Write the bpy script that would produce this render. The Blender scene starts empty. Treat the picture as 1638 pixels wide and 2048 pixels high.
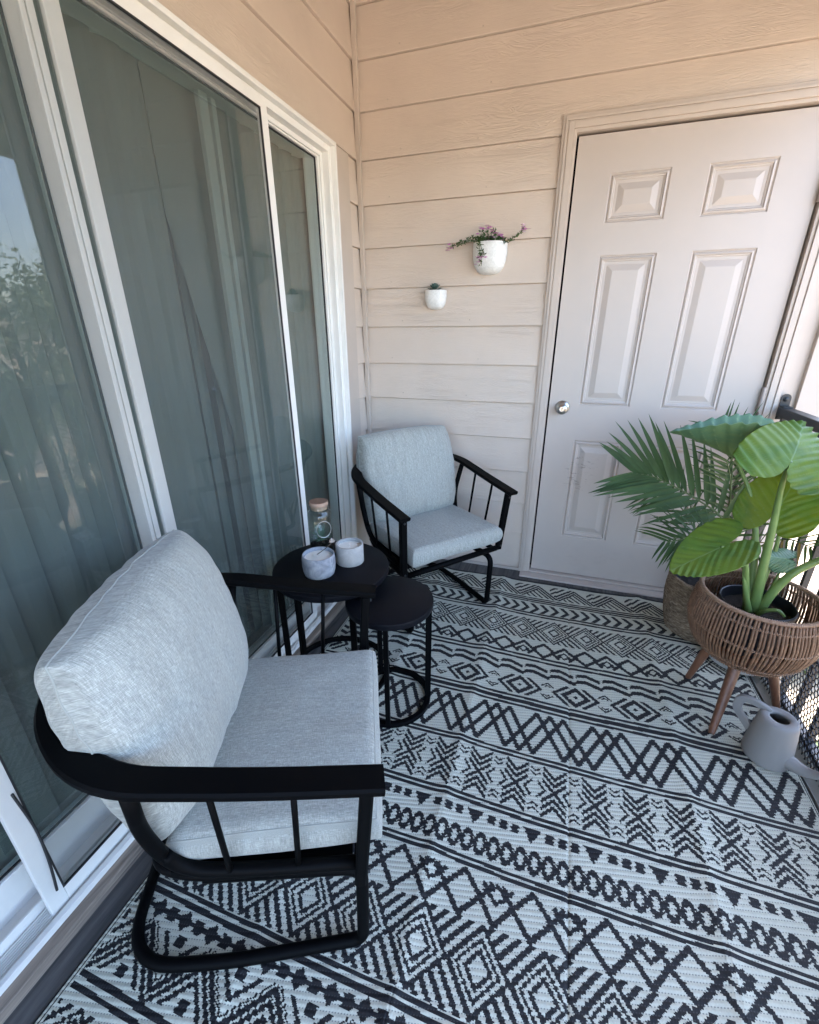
import bpy, math, random
import numpy as np
from mathutils import Vector, Matrix, noise
R = math.radians
random.seed(7); rng = np.random.default_rng(7)
scene = bpy.context.scene
col = scene.collection

# ------------------------------------------------------------------ camera
cam_d = bpy.data.cameras.new("camera")
cam = bpy.data.objects.new("camera", cam_d); col.objects.link(cam)
cam_d.sensor_fit = 'HORIZONTAL'; cam_d.sensor_width = 36.0
cam_d.lens = 888.0 / 1638.0 * 36.0
cam_d.clip_start = 0.02; cam_d.clip_end = 800
right = Vector((0.94796, 0.31834, -0.00496)); down = Vector((0.11647, -0.36122, -0.92518)); fwd = Vector((-0.29632, 0.87646, -0.37950))
m = Matrix((right, -down, -fwd)).transposed().to_4x4()
m.translation = Vector((1.067, -2.391, 1.31))
cam.matrix_world = m
scene.camera = cam

# ------------------------------------------------------------------ world, sun, exposure
SUN_EL, SUN_AZ = 52.0, 188.0          # azimuth: direction the light comes from, measured from +Y clockwise below
world = bpy.data.worlds.new("World"); scene.world = world; world.use_nodes = True
wn = world.node_tree.nodes; wl = world.node_tree.links
bg = wn.get("Background") or wn.new("ShaderNodeBackground")
sky = wn.new("ShaderNodeTexSky"); sky.sky_type = 'NISHITA'; sky.sun_disc = False
sun_dir = Vector((-0.25, 1.0, 0)).normalized() * math.cos(R(SUN_EL)) + Vector((0, 0, math.sin(R(SUN_EL))))
sky.sun_elevation = R(SUN_EL); sky.sun_rotation = math.atan2(sun_dir.x, sun_dir.y)
sky.air_density = .85; sky.dust_density = 2.5; sky.ozone_density = .5
wl.new(sky.outputs[0], bg.inputs[0]); bg.inputs[1].default_value = 0.15
sun_d = bpy.data.lights.new("sun", 'SUN'); sun_d.energy = 2.0; sun_d.angle = R(0.5); sun_d.color = (1.0, 0.93, 0.82)
sun = bpy.data.objects.new("sun", sun_d); col.objects.link(sun)
sun.rotation_euler = (-sun_dir).to_track_quat('-Z', 'Y').to_euler()
vs = scene.view_settings
vs.view_transform = 'Standard'; vs.look = 'None'; vs.exposure = 3.65; vs.gamma = 1.0; vs.use_curve_mapping = False
scene.cycles.max_bounces = 10; scene.cycles.diffuse_bounces = 5; scene.cycles.glossy_bounces = 4
scene.cycles.transmission_bounces = 8; scene.cycles.transparent_max_bounces = 16
scene.cycles.use_denoising = True
scene.cycles.sample_clamp_indirect = 6.0
scene.cycles.caustics_reflective = False; scene.cycles.caustics_refractive = False

# ------------------------------------------------------------------ helpers
class MB:
    def __init__(s): s.v = []; s.f = []; s.mi = []
    def add(s, vs, fs, mi=0):
        b = len(s.v); s.v += [tuple(p) for p in vs]
        s.f += [tuple(i + b for i in f) for f in fs]; s.mi += [mi] * len(fs); return s
    def box(s, x0, x1, y0, y1, z0, z1, mi=0):
        v = [(x0,y0,z0),(x1,y0,z0),(x1,y1,z0),(x0,y1,z0),(x0,y0,z1),(x1,y0,z1),(x1,y1,z1),(x0,y1,z1)]
        return s.add(v, [(0,3,2,1),(4,5,6,7),(0,1,5,4),(1,2,6,5),(2,3,7,6),(3,0,4,7)], mi)
    def tube(s, path, r, seg=10, closed=False, cap=True, mi=0, flat=None):
        P = [Vector(p) for p in path]; n = len(P)
        rr = r if isinstance(r, (list, tuple)) else [r] * n
        T = []
        for i in range(n):
            a = P[(i - 1) % n] if (closed or i > 0) else P[0]
            b = P[(i + 1) % n] if (closed or i < n - 1) else P[-1]
            t = (b - a); T.append(t.normalized() if t.length > 1e-9 else Vector((0, 0, 1)))
        ref = Vector((0, 0, 1)) if abs(T[0].z) < .9 else Vector((1, 0, 0))
        N = (ref - T[0] * ref.dot(T[0])).normalized(); vs = []
        for i in range(n):
            N = (N - T[i] * N.dot(T[i]));  N = N.normalized() if N.length > 1e-6 else T[i].orthogonal().normalized()
            B = T[i].cross(N)
            for k in range(seg):
                a = 2 * math.pi * k / seg
                vs.append(P[i] + (N * math.cos(a) + B * math.sin(a)) * rr[i])
        fs = []
        for i in range(n if closed else n - 1):
            j = (i + 1) % n
            for k in range(seg):
                l = (k + 1) % seg
                fs.append((i*seg+k, i*seg+l, j*seg+l, j*seg+k))
        if cap and not closed:
            fs.append(tuple(reversed(range(seg)))); fs.append(tuple(range((n-1)*seg, n*seg)))
        return s.add(vs, fs, mi)
    def sweep_rect(s, path, w, h, up=(0,0,1), closed=False, bev=0.003, mi=0):
        """flat bar: width w across, thickness h along up, bevelled edges"""
        P = [Vector(p) for p in path]; n = len(P); up = Vector(up); vs = []; fs = []
        sec = []
        a, b = w/2, h/2
        for (x, y) in ((a,-b+bev),(a,b-bev),(a-bev,b),(-a+bev,b),(-a,b-bev),(-a,-b+bev),(-a+bev,-b),(a-bev,-b)): sec.append((x, y))
        k = len(sec)
        for i in range(n):
            p0 = P[(i-1) % n] if (closed or i > 0) else P[0]; p1 = P[(i+1) % n] if (closed or i < n-1) else P[-1]
            t = (p1 - p0).normalized(); sd = t.cross(up).normalized(); u = sd.cross(t).normalized()
            sc = 1.0
            if 0 < i < n-1 or closed:
                c = (P[i]-p0).normalized().dot((p1-P[i]).normalized()); c = max(-.5, min(1, c)); sc = 1/max(.5, math.sqrt((1+c)/2))
            for (x, y) in sec: vs.append(P[i] + sd * x * sc + u * y)
        for i in range(n if closed else n-1):
            j = (i+1) % n
            for q in range(k):
                l = (q+1) % k; fs.append((i*k+q, i*k+l, j*k+l, j*k+q))
        if not closed: fs.append(tuple(reversed(range(k)))); fs.append(tuple(range((n-1)*k, n*k)))
        return s.add(vs, fs, mi)
    def lathe(s, prof, c=(0,0,0), seg=48, mi=0, cap=False):
        vs = []; fs = []; n = len(prof)
        for (r, z) in prof:
            for k in range(seg):
                a = 2*math.pi*k/seg; vs.append((c[0]+r*math.cos(a), c[1]+r*math.sin(a), c[2]+z))
        for i in range(n-1):
            for k in range(seg):
                l = (k+1) % seg; fs.append((i*seg+k, i*seg+l, (i+1)*seg+l, (i+1)*seg+k))
        if cap: fs.append(tuple(reversed(range(seg)))); fs.append(tuple(range((n-1)*seg, n*seg)))
        return s.add(vs, fs, mi)
    def build(s, name, mat, parent=None, smooth=False, angle=None, bevel=0):
        me = bpy.data.meshes.new(name); me.from_pydata(s.v, [], s.f)
        mats = mat if isinstance(mat, (list, tuple)) else [mat]
        for mm in mats: me.materials.append(mm)
        if len(mats) > 1: me.polygons.foreach_set('material_index', s.mi)
        me.update()
        o = bpy.data.objects.new(name, me); col.objects.link(o)
        if smooth: me.shade_smooth()
        if angle: 
            me.shade_smooth(); me.set_sharp_from_angle(angle=R(angle))
        if parent: o.parent = parent
        if bevel:
            b = o.modifiers.new('bevel', 'BEVEL'); b.width = bevel; b.segments = 2; b.limit_method = 'ANGLE'; b.angle_limit = R(40)
        return o
def tag(o, label=None, cat=None, group=None, kind=None):
    if label: o['label'] = label
    if cat: o['category'] = cat
    if group: o['group'] = group
    if kind: o['kind'] = kind
    return o
def empty(name, loc, label, cat, group=None, rz=0):
    o = bpy.data.objects.new(name, None); col.objects.link(o); o.location = loc; o.rotation_euler = (0, 0, rz)
    o.empty_display_size = .1
    return tag(o, label, cat, group)
def fillet(P, rad, n=6):
    """round the inner corners of a polyline"""
    P = [Vector(p) for p in P]; out = [P[0]]
    for i in range(1, len(P)-1):
        r = rad[i-1] if isinstance(rad, (list, tuple)) else rad
        a = (P[i-1]-P[i]); b = (P[i+1]-P[i]); d = min(r, a.length*.499, b.length*.499)
        s = P[i] + a.normalized()*d; e = P[i] + b.normalized()*d
        for k in range(n+1):
            t = k/n; out.append(s*(1-t)**2 + P[i]*2*t*(1-t) + e*t*t)
    out.append(P[-1]); return out
def spline(P, n=8):
    P = [Vector(p) for p in P]; Q = [P[0]*2-P[1]] + P + [P[-1]*2-P[-2]]; out = []
    for i in range(1, len(Q)-2):
        a, b, c, d = Q[i-1], Q[i], Q[i+1], Q[i+2]
        for k in range(n):
            t = k/n; out.append(.5*((2*b)+(c-a)*t+(2*a-5*b+4*c-d)*t*t+(3*b-a-3*c+d)*t**3))
    out.append(P[-1]); return out

# ------------------------------------------------------------------ materials
def mat(name, color=(.5,.5,.5), rough=.6, metal=0.0, spec=.5):
    mt = bpy.data.materials.new(name); mt.use_nodes = True
    b = mt.node_tree.nodes['Principled BSDF']; b.inputs['Base Color'].default_value = (*color, 1)
    b.inputs['Roughness'].default_value = rough; b.inputs['Metallic'].default_value = metal
    b.inputs['Specular IOR Level'].default_value = spec
    return mt
def N(mt, t, **kw):
    n = mt.node_tree.nodes.new(t)
    for k, v in kw.items(): setattr(n, k, v)
    return n
def L(mt, a, b): mt.node_tree.links.new(a, b)
def bsdf(mt): return mt.node_tree.nodes['Principled BSDF']
def coords(mt, scale=(1,1,1), rot=(0,0,0), kind='Object'):
    tc = N(mt, 'ShaderNodeTexCoord'); mp = N(mt, 'ShaderNodeMapping'); mp.inputs['Scale'].default_value = scale; mp.inputs['Rotation'].default_value = rot
    L(mt, tc.outputs[kind], mp.inputs[0]); return mp.outputs[0]
def noise_tex(mt, vec, scale, detail=4, rough=.55, dist=0):
    n = N(mt, 'ShaderNodeTexNoise'); n.inputs['Scale'].default_value = scale; n.inputs['Detail'].default_value = detail
    n.inputs['Roughness'].default_value = rough; n.inputs['Distortion'].default_value = dist; L(mt, vec, n.inputs['Vector']); return n.outputs['Fac']
def ramp(mt, fac, stops):
    r = N(mt, 'ShaderNodeValToRGB'); els = r.color_ramp.elements
    while len(els) < len(stops): els.new(.5)
    for e, (p, c) in zip(els, stops): e.position = p; e.color = (*c, 1) if len(c) == 3 else c
    L(mt, fac, r.inputs[0]); return r.outputs[0]
def mixc(mt, fac, a, b, mode='MIX'):
    x = N(mt, 'ShaderNodeMix', data_type='RGBA', blend_type=mode)
    for sock, val in ((x.inputs[0], fac), (x.inputs[6], a), (x.inputs[7], b)):
        if hasattr(val, 'is_linked') or hasattr(val, 'links'): L(mt, val, sock)
        elif isinstance(val, (int, float)): sock.default_value = val
        else: sock.default_value = (*val, 1)
    return x.outputs[2]
def math_n(mt, op, a, b=None, c=None):
    x = N(mt, 'ShaderNodeMath', operation=op)
    for i, val in enumerate((a, b, c)):
        if val is None: continue
        if hasattr(val, 'links'): L(mt, val, x.inputs[i])
        else: x.inputs[i].default_value = val
    return x.outputs[0]
def bump(mt, h, strength=.3, dist=.002):
    b = N(mt, 'ShaderNodeBump'); b.inputs['Strength'].default_value = strength; b.inputs['Distance'].default_value = dist
    L(mt, h, b.inputs['Height']); L(mt, b.outputs[0], bsdf(mt).inputs['Normal']); return b
def setc(mt, c): L(mt, c, bsdf(mt).inputs['Base Color'])

def siding_mat(name, base, axis):
    mt = mat(name, base, .55, spec=.3)
    # wood-grain embossing runs along the board
    sc = (1.1, 1, 9) if axis == 'x' else (1, 1.1, 9)
    v = coords(mt, sc)
    n1 = noise_tex(mt, v, 2.6, 2, .5, 1.2)
    w = math_n(mt, 'SINE', math_n(mt, 'MULTIPLY', n1, 95.0))
    v2 = coords(mt, (6, 6, 130) )
    n2 = noise_tex(mt, v2, 3.0, 3)
    mask = noise_tex(mt, coords(mt, (1.3, 1.3, 4)), 1.5, 1)
    mk = math_n(mt, 'MULTIPLY', math_n(mt, 'SUBTRACT', mask, .38), 3.2); mk = math_n(mt, 'MAXIMUM', math_n(mt, 'MINIMUM', mk, 1.0), .12)
    h = math_n(mt, 'ADD', math_n(mt, 'MULTIPLY', math_n(mt, 'MULTIPLY', w, mk), .45), math_n(mt, 'MULTIPLY', n2, .9))
    bump(mt, h, .55, .0020)
    big = noise_tex(mt, coords(mt, (1,1,1)), 2.2, 5, .6)
    c = ramp(mt, big, [(.25, tuple(k*.90 for k in base)), (.75, tuple(min(1,k*1.05) for k in base))])
    sp = noise_tex(mt, coords(mt, (1,1,1)), 160, 2)
    c = mixc(mt, math_n(mt, 'MULTIPLY', math_n(mt, 'GREATER_THAN', sp, .74), .25), c, tuple(k*.7 for k in base))
    setc(mt, c); return mt
BEIGE = (.605, .520, .445)
M = {}
M['siding_x'] = siding_mat('painted_siding_x', BEIGE, 'x')
M['siding_y'] = siding_mat('painted_siding_y', BEIGE, 'y')
def painted(name, base, rough=.45, dirt=.12, spec=.4, nb=200, bs=.06):
    mt = mat(name, base, rough, spec=spec)
    a = noise_tex(mt, coords(mt), 3.5, 6, .65)
    c = ramp(mt, a, [(.3, tuple(k*(1-dirt) for k in base)), (.7, base)])
    setc(mt, c)
    bump(mt, noise_tex(mt, coords(mt), nb, 3), bs, .001); return mt
M['trim'] = painted('painted_trim', (.535, .465, .405), .5, .1, .35, 120, .12)
M['door'] = painted('painted_door', (.490, .432, .388), .38, .05, .45, 260, .10)
# scuffed door paint: grey rub marks low on the door
def door_paint():
    mt = M['door']; nt = mt.node_tree
    old = bsdf(mt).inputs['Base Color'].links[0].from_socket
    v = coords(mt, (9, 1, 30), (0, R(12), 0))
    s = noise_tex(mt, v, 2.2, 5, .7)
    s = math_n(mt, 'MULTIPLY', math_n(mt, 'SUBTRACT', s, .56), 14.0); s = math_n(mt, 'MINIMUM', math_n(mt, 'MAXIMUM', s, 0.0), 1.0)
    tc = N(mt, 'ShaderNodeTexCoord'); sx = N(mt, 'ShaderNodeSeparateXYZ'); L(mt, tc.outputs['Object'], sx.inputs[0])
    def band(sock, c, w):
        d = math_n(mt, 'ABSOLUTE', math_n(mt, 'SUBTRACT', sock, c)); return math_n(mt, 'MAXIMUM', math_n(mt, 'SUBTRACT', 1.0, math_n(mt, 'DIVIDE', d, w)), 0.0)
    k = math_n(mt, 'MULTIPLY', band(sx.outputs[0], 1.20, .09), band(sx.outputs[2], .62, .13))
    f = math_n(mt, 'MINIMUM', math_n(mt, 'MULTIPLY', math_n(mt, 'MULTIPLY', s, k), 1.6), .55)
    k2 = math_n(mt, 'MULTIPLY', band(sx.outputs[0], 1.3, .32), band(sx.outputs[2], .12, .16))
    s2 = noise_tex(mt, coords(mt, (3,1,5)), 3, 6, .7); s2 = math_n(mt, 'MAXIMUM', math_n(mt, 'SUBTRACT', s2, .5), 0.0)
    f2 = math_n(mt, 'MULTIPLY', math_n(mt, 'MULTIPLY', s2, k2), 1.4)
    c = mixc(mt, f, old, (.16, .14, .13)); c = mixc(mt, f2, c, (.3, .25, .21)); setc(mt, c)
door_paint()
M['vinyl'] = painted('white_vinyl', (.80, .79, .755), .35, .10, .5, 90, .08)
M['black_metal'] = mat('black_powder_coat', (.0012, .0015, .002), .55, 0, .07)
bump(M['black_metal'], noise_tex(M['black_metal'], coords(M['black_metal']), 450, 2), .10, .0006)
M['table_top'] = mat('matte_black_top', (.005, .0055, .008), .5, 0, .12)
bump(M['table_top'], noise_tex(M['table_top'], coords(M['table_top']), 600, 2), .08, .0005)
M['rail_metal'] = mat('dark_grey_rail', (.022, .025, .028), .42, 0, .4)
M['nickel'] = mat('satin_nickel', (.55, .53, .5), .28, 1.0)
M['steel_paint'] = mat('painted_hinge', (.42, .36, .33), .4, .3)
M['gap'] = mat('gap_black', (.003, .003, .003), .9, 0, .1)
M['rubber'] = mat('gasket', (.02, .02, .022), .6)
M['soil'] = mat('potting_soil', (.018, .013, .01), .95)
bump(M['soil'], noise_tex(M['soil'], coords(M['soil']), 90, 5), 1.0, .01)
M['black_plastic'] = mat('black_plastic', (.015, .016, .02), .35)
M['white_plastic'] = mat('white_plastic', (.72, .72, .70), .4)
M['grey_plastic'] = mat('watering_can_plastic', (.27, .26, .25), .5, 0, .35)
bump(M['grey_plastic'], noise_tex(M['grey_plastic'], coords(M['grey_plastic']), 500, 2), .05, .0004)

def fabric():
    mt = mat('heathered_fabric', (.4,.42,.44), .95, spec=.15)
    bsdf(mt).inputs['Sheen Weight'].default_value = .25
    tc = N(mt, 'ShaderNodeTexCoord')
    def thread(s, sc):
        mp = N(mt, 'ShaderNodeMapping'); mp.inputs['Scale'].default_value = s; L(mt, tc.outputs['UV'], mp.inputs[0])
        return noise_tex(mt, mp.outputs[0], sc, 3, .7)
    a = thread((85, 640, 1), 1.0); b = thread((680, 60, 1), 1.0)
    c = thread((700, 700, 1), 1.0); d = thread((150, 9, 1), 1.0)
    s = math_n(mt, 'ADD', math_n(mt, 'MULTIPLY', a, .45), math_n(mt, 'MULTIPLY', b, .55))
    s = math_n(mt, 'ADD', s, math_n(mt, 'MULTIPLY', math_n(mt, 'SUBTRACT', c, .5), .35))
    s = math_n(mt, 'ADD', s, math_n(mt, 'MULTIPLY', math_n(mt, 'SUBTRACT', d, .5), .22))
    col_ = ramp(mt, s, [(.35, (.20, .212, .196)), (.47, (.295, .308, .283)), (.57, (.38, .395, .36)), (.70, (.60, .62, .57))])
    setc(mt, col_); bump(mt, math_n(mt, 'ADD', math_n(mt, 'MULTIPLY', s, .6), math_n(mt, 'MULTIPLY', c, .5)), .5, .0012); return mt
M['fabric'] = fabric()

def glass(name, tint=(.80,.9,.87), boost=1.0, bsc=0.0):
    mt = bpy.data.materials.new(name); mt.use_nodes = True; nt = mt.node_tree; nt.nodes.remove(nt.nodes['Principled BSDF'])
    out = nt.nodes['Material Output']
    tr = N(mt, 'ShaderNodeBsdfTransparent'); tr.inputs[0].default_value = (*tint, 1)
    gl = N(mt, 'ShaderNodeBsdfGlossy'); gl.inputs['Roughness'].default_value = 0.0; gl.inputs[0].default_value = (1,1,1,1)
    fr = N(mt, 'ShaderNodeFresnel'); fr.inputs[0].default_value = 1.5
    ge = N(mt, 'ShaderNodeNewGeometry'); f = math_n(mt, 'MINIMUM', math_n(mt, 'MULTIPLY', math_n(mt, 'MULTIPLY', fr.outputs[0], math_n(mt, 'SUBTRACT', 1.0, ge.outputs['Backfacing'])), boost), 1.0)
    mx = N(mt, 'ShaderNodeMixShader'); L(mt, f, mx.inputs[0]); L(mt, tr.outputs[0], mx.inputs[1]); L(mt, gl.outputs[0], mx.inputs[2])
    L(mt, mx.outputs[0], out.inputs[0]); return mt
M['glass'] = glass('window_glass', (.79, .85, .835), 2.0)
M['jar_glass'] = glass('jar_glass', (.93, .96, .95), 1.3)
def screen():
    mt = bpy.data.materials.new('insect_screen'); mt.use_nodes = True; nt = mt.node_tree; nt.nodes.remove(nt.nodes['Principled BSDF'])
    out = nt.nodes['Material Output']; tr = N(mt, 'ShaderNodeBsdfTransparent'); df = N(mt, 'ShaderNodeBsdfDiffuse'); df.inputs[0].default_value = (.12, .14, .135, 1)
    mp = coords(mt, (1,1,1))
    sx = N(mt, 'ShaderNodeSeparateXYZ'); L(mt, mp, sx.inputs[0])
    a = math_n(mt, 'SINE', math_n(mt, 'MULTIPLY', sx.outputs[1], 6.283*520)); b = math_n(mt, 'SINE', math_n(mt, 'MULTIPLY', sx.outputs[2], 6.283*520))
    w = math_n(mt, 'MAXIMUM', a, b); f = math_n(mt, 'ADD', math_n(mt, 'MULTIPLY', w, .12), .27)
    big = noise_tex(mt, coords(mt, (1, 3, 1.2)), 2.5, 3); f = math_n(mt, 'ADD', f, math_n(mt, 'MULTIPLY', math_n(mt, 'SUBTRACT', big, .5), .12))
    mx = N(mt, 'ShaderNodeMixShader'); L(mt, f, mx.inputs[0]); L(mt, tr.outputs[0], mx.inputs[1]); L(mt, df.outputs[0], mx.inputs[2]); L(mt, mx.outputs[0], out.inputs[0]); return mt
M['screen'] = screen()
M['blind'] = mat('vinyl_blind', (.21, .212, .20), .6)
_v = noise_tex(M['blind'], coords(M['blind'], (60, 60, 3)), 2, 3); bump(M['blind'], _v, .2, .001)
M['upright_pale'] = mat('pale_upright', (.50, .50, .48), .5)
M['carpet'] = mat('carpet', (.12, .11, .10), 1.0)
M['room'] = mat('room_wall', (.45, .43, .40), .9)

def wood(name, a, b, axis=(1,30,30), rough=.6, sc=3):
    mt = mat(name, a, rough); n = noise_tex(mt, coords(mt, axis), sc, 6, .65, .6)
    setc(mt, ramp(mt, n, [(.3, a), (.7, b)])); bump(mt, n, .3, .002); return mt
M['sill_wood'] = wood('weathered_sill_board', (.10, .08, .065), (.36, .29, .23), (22, 1.2, 26), .8, 2.2)
M['deck'] = wood('dark_deck', (.035, .035, .036), (.13, .125, .12), (14, 1.0, 1), .75, 3)
M['deck_edge'] = painted('deck_edge_strip', (.33, .33, .30), .8, .35, .2, 60, .4)
M['walnut'] = wood('walnut_leg', (.10, .042, .022), (.22, .10, .055), (14, 14, 1.5), .42, 3)
M['rattan'] = wood('rattan_rod', (.095, .046, .024), (.27, .15, .085), (9, 9, 9), .55, 5)
M['rattan_tie'] = wood('rattan_tie', (.24, .135, .08), (.42, .27, .18), (30, 30, 30), .6, 3)
def seagrass():
    mt = mat('seagrass_weave', (.3,.22,.15), .85, spec=.2)
    v = coords(mt, (38, 38, 120)); n = noise_tex(mt, v, 1.0, 4, .7, .8)
    n2 = noise_tex(mt, coords(mt), 9, 3)
    c = ramp(mt, n, [(.32, (.06, .042, .03)), (.5, (.22, .165, .115)), (.68, (.46, .38, .28))])
    setc(mt, mixc(mt, .25, c, ramp(mt, n2, [(.35, (.12,.08,.05)), (.65, (.36,.27,.18))]))); bump(mt, n, 1.0, .006); return mt
M['seagrass'] = seagrass()
def concrete(name, base, vein, sc, bs=.15):
    mt = mat(name, base, .75, spec=.3); n = noise_tex(mt, coords(mt), sc, 6, .7, 1.2)
    setc(mt, ramp(mt, n, [(.36, base), (.50, tuple((x+y)/2 for x, y in zip(base, vein))), (.64, vein)])); bump(mt, noise_tex(mt, coords(mt), 220, 4), bs, .001); return mt
M['concrete_blue'] = concrete('marbled_concrete', (.20, .22, .255), (.38, .41, .45), 22)
M['concrete_grey'] = concrete('plain_concrete', (.34, .34, .33), (.42, .42, .405), 30)
M['pot_white'] = concrete('glazed_white_pot', (.66, .67, .65), (.80, .81, .79), 60, .25)
bsdf(M['pot_white']).inputs['Roughness'].default_value = .4
M['wax'] = mat('candle_wax', (.86, .86, .80), .35); bsdf(M['wax']).inputs['Subsurface Weight'].default_value = .2; bsdf(M['wax']).inputs['Subsurface Radius'].default_value = (.01,.01,.008)
M['cork'] = concrete('cork_grain', (.08, .045, .03), (.36, .23, .16), 190, .6)
M['cork_side'] = concrete('cork_side', (.34, .22, .15), (.50, .34, .25), 140, .4)
M['stone'] = concrete('pebble', (.35, .33, .31), (.6, .57, .54), 40)
M['petal_cream'] = mat('dried_petal', (.75, .66, .58), .7)
M['wire'] = mat('silver_wire', (.7, .7, .68), .3, .6)

def leafy(name, top, under, tr=.35, veins=True, rough=.42):
    mt = mat(name, top, rough, spec=.4); nt = mt.node_tree; p = bsdf(mt)
    tc = N(mt, 'ShaderNodeTexCoord')
    n = noise_tex(mt, tc.outputs['Object'], 14, 4)
    c = mixc(mt, n, tuple(k*.8 for k in top), tuple(k*1.25 for k in under))
    if veins:
        n2 = noise_tex(mt, tc.outputs['Object'], 5.5, 5, .65, .6)
        k = math_n(mt, 'MINIMUM', math_n(mt, 'MAXIMUM', math_n(mt, 'MULTIPLY', math_n(mt, 'SUBTRACT', n2, .46), 4.0), 0.0), .38)
        c = mixc(mt, k, c, (under[0]*1.9, under[1]*1.35, under[2]*.8))
        n3 = noise_tex(mt, tc.outputs['Object'], 120, 3, .7); bump(mt, n3, .25, .001)
        at = N(mt, 'ShaderNodeAttribute'); at.attribute_name = 'vein'
        c = mixc(mt, at.outputs['Fac'], c, (.30, .42, .20))
    setc(mt, c)
    tl = N(mt, 'ShaderNodeBsdfTranslucent'); L(mt, mixc(mt, 1.0, c, (1.0, 1.0, .42), 'MULTIPLY'), tl.inputs[0])
    mx = N(mt, 'ShaderNodeMixShader'); mx.inputs[0].default_value = tr
    L(mt, p.outputs[0], mx.inputs[1]); L(mt, tl.outputs[0], mx.inputs[2]); L(mt, mx.outputs[0], nt.nodes['Material Output'].inputs[0])
    return mt
M['alocasia'] = leafy('alocasia_leaf', (.115, .215, .035), (.165, .29, .05), .55)
M['alocasia_blue'] = leafy('alocasia_leaf_dark', (.075, .16, .085), (.11, .21, .11), .2)
M['alocasia_yellow'] = leafy('alocasia_leaf_light', (.13, .23, .03), (.21, .32, .05), .58)
M['petiole'] = leafy('alocasia_stem', (.13, .22, .06), (.20, .29, .09), .1, False, .35)
M['palm'] = leafy('palm_leaflet', (.022, .058, .013), (.042, .092, .022), .2, False, .55)
M['palm_stem'] = mat('palm_stem', (.09, .13, .04), .5)
M['palm_dry'] = leafy('palm_leaflet_dry', (.16, .12, .05), (.24, .18, .08), .2, False, .6)
M['succulent'] = mat('succulent_leaf', (.06, .11, .095), .55)
M['small_leaf'] = leafy('small_leaf', (.035, .08, .03), (.06, .115, .04), .15, False, .6)
M['flower'] = mat('pink_petal', (.60, .22, .54), .7)
M['flower_white'] = mat('white_petal', (.80, .62, .76), .7)
M['airplant'] = mat('air_plant_leaf', (.16, .25, .17), .7)
M['bark'] = wood('bark', (.05, .035, .025), (.16, .12, .09), (8, 8, 2), .9, 3)
M['tree_leaf'] = leafy('tree_leaf', (.05, .085, .025), (.10, .14, .045), .25, False, .6)
M['tree_leaf_dark'] = leafy('shrub_leaf', (.03, .055, .02), (.06, .085, .03), .2, False, .6)
def ground_mat():
    mt = mat('dry_ground', (.35,.28,.22), .95, spec=.1)
    a = noise_tex(mt, coords(mt), .35, 6, .65); b = noise_tex(mt, coords(mt), 5, 8, .7)
    c = ramp(mt, a, [(.38, (.16, .17, .07)), (.50, (.36, .28, .21)), (.62, (.48, .38, .31))])
    setc(mt, mixc(mt, .5, c, ramp(mt, b, [(.35, (.14, .12, .08)), (.65, (.55, .46, .38))]))); bump(mt, b, .6, .05); return mt
M['ground'] = ground_mat()
M['ceiling_and_shade_beams'] = painted('ceiling_paint', (.17, .105, .045), .8, .05, .1)

# ------------------------------------------------------------------ ground, deck, ceiling
g = MB(); g.add([(-300,-300,-2.9),(300,-300,-2.9),(300,300,-2.9),(-300,300,-2.9)], [(0,1,2,3)])
tag(g.build('ground', M['ground']), kind='structure')
d = MB(); d.box(-.02, 1.925, -4.2, .02, -.16, -.004)
tag(d.build('deck_floor', M['deck']), kind='structure')
d = MB(); d.box(1.925, 1.975, -4.2, 0, -.20, .001)
tag(d.build('deck_edge', M['deck_edge']), kind='structure')
d = MB(); d.box(-.1, 2.13, -4.2, .12, 2.78, 2.95); d.box(2.0, 2.13, -4.2, -.001, 2.26, 2.78); d.box(-.1, 2.0, -4.2, -4.08, 2.26, 2.78)  # slab plus deep unseen headers, added to shade the upper walls
tag(d.build('ceiling_and_shade_beams', M['ceiling_and_shade_beams']), kind='structure')

# ------------------------------------------------------------------ siding walls
LAPS = [2.60, 2.417, 2.236, 2.053, 1.872, 1.690, 1.508, 1.326, 1.143, .960, .778, .596, .414, .232, .050, -.13]
def lap_profile(zt, zb):      # (out, z) outline of a lapped board: bottom edge proud
    return [(-.0012, zt), (-.0012, zt-.0036), (.0045, zt-.0037), (.0155, zb+.004), (.0148, zb+.0005), (-.0012, zb)]
back = empty('siding_wall', (0,0,0), 'beige lap siding back wall of the balcony around the storage door', 'wall')
def boards_x(mb, xa, xb, laps, y=0.0):
    zt = laps[0]
    for zb in laps[1:]:
        pr = lap_profile(zt, zb)
        for (o0, z0), (o1, z1) in zip(pr[:-1], pr[1:]):
            mb.add([(xa, y-o0, z0), (xb, y-o0, z0), (xb, y-o1, z1), (xa, y-o1, z1)], [(3,2,1,0)])
        zt = zb
def boards_y(mb, ya, yb, laps, x=0.0):
    zt = laps[0]
    for zb in laps[1:]:
        pr = lap_profile(zt, zb)
        for (o0, z0), (o1, z1) in zip(pr[:-1], pr[1:]):
            mb.add([(x+o0, ya, z0), (x+o0, yb, z0), (x+o1, yb, z1), (x+o1, ya, z1)], [(0,1,2,3)])
        zt = zb
allz = [2.80] + LAPS
b = MB(); boards_x(b, 0, .95, [z for z in allz if z > -.2] )
boards_x(b, .95, 2.06, [2.80, 2.60, 2.417, 2.236, 2.09])
b.build('lap_boards', M['siding_x'], back)
b = MB()
for k, zb in enumerate(LAPS[1:12]):
    for xx in (.20, .61):
        xx += .03*math.sin(k*3.1+xx*9); b.lathe([(0,.0012),(.0026,.0008),(.003,0)], seg=8); b.v[-24:] = [(xx+p[0], -.0150-p[2], zb+.028+p[1]) for p in b.v[-24:]]
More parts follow.
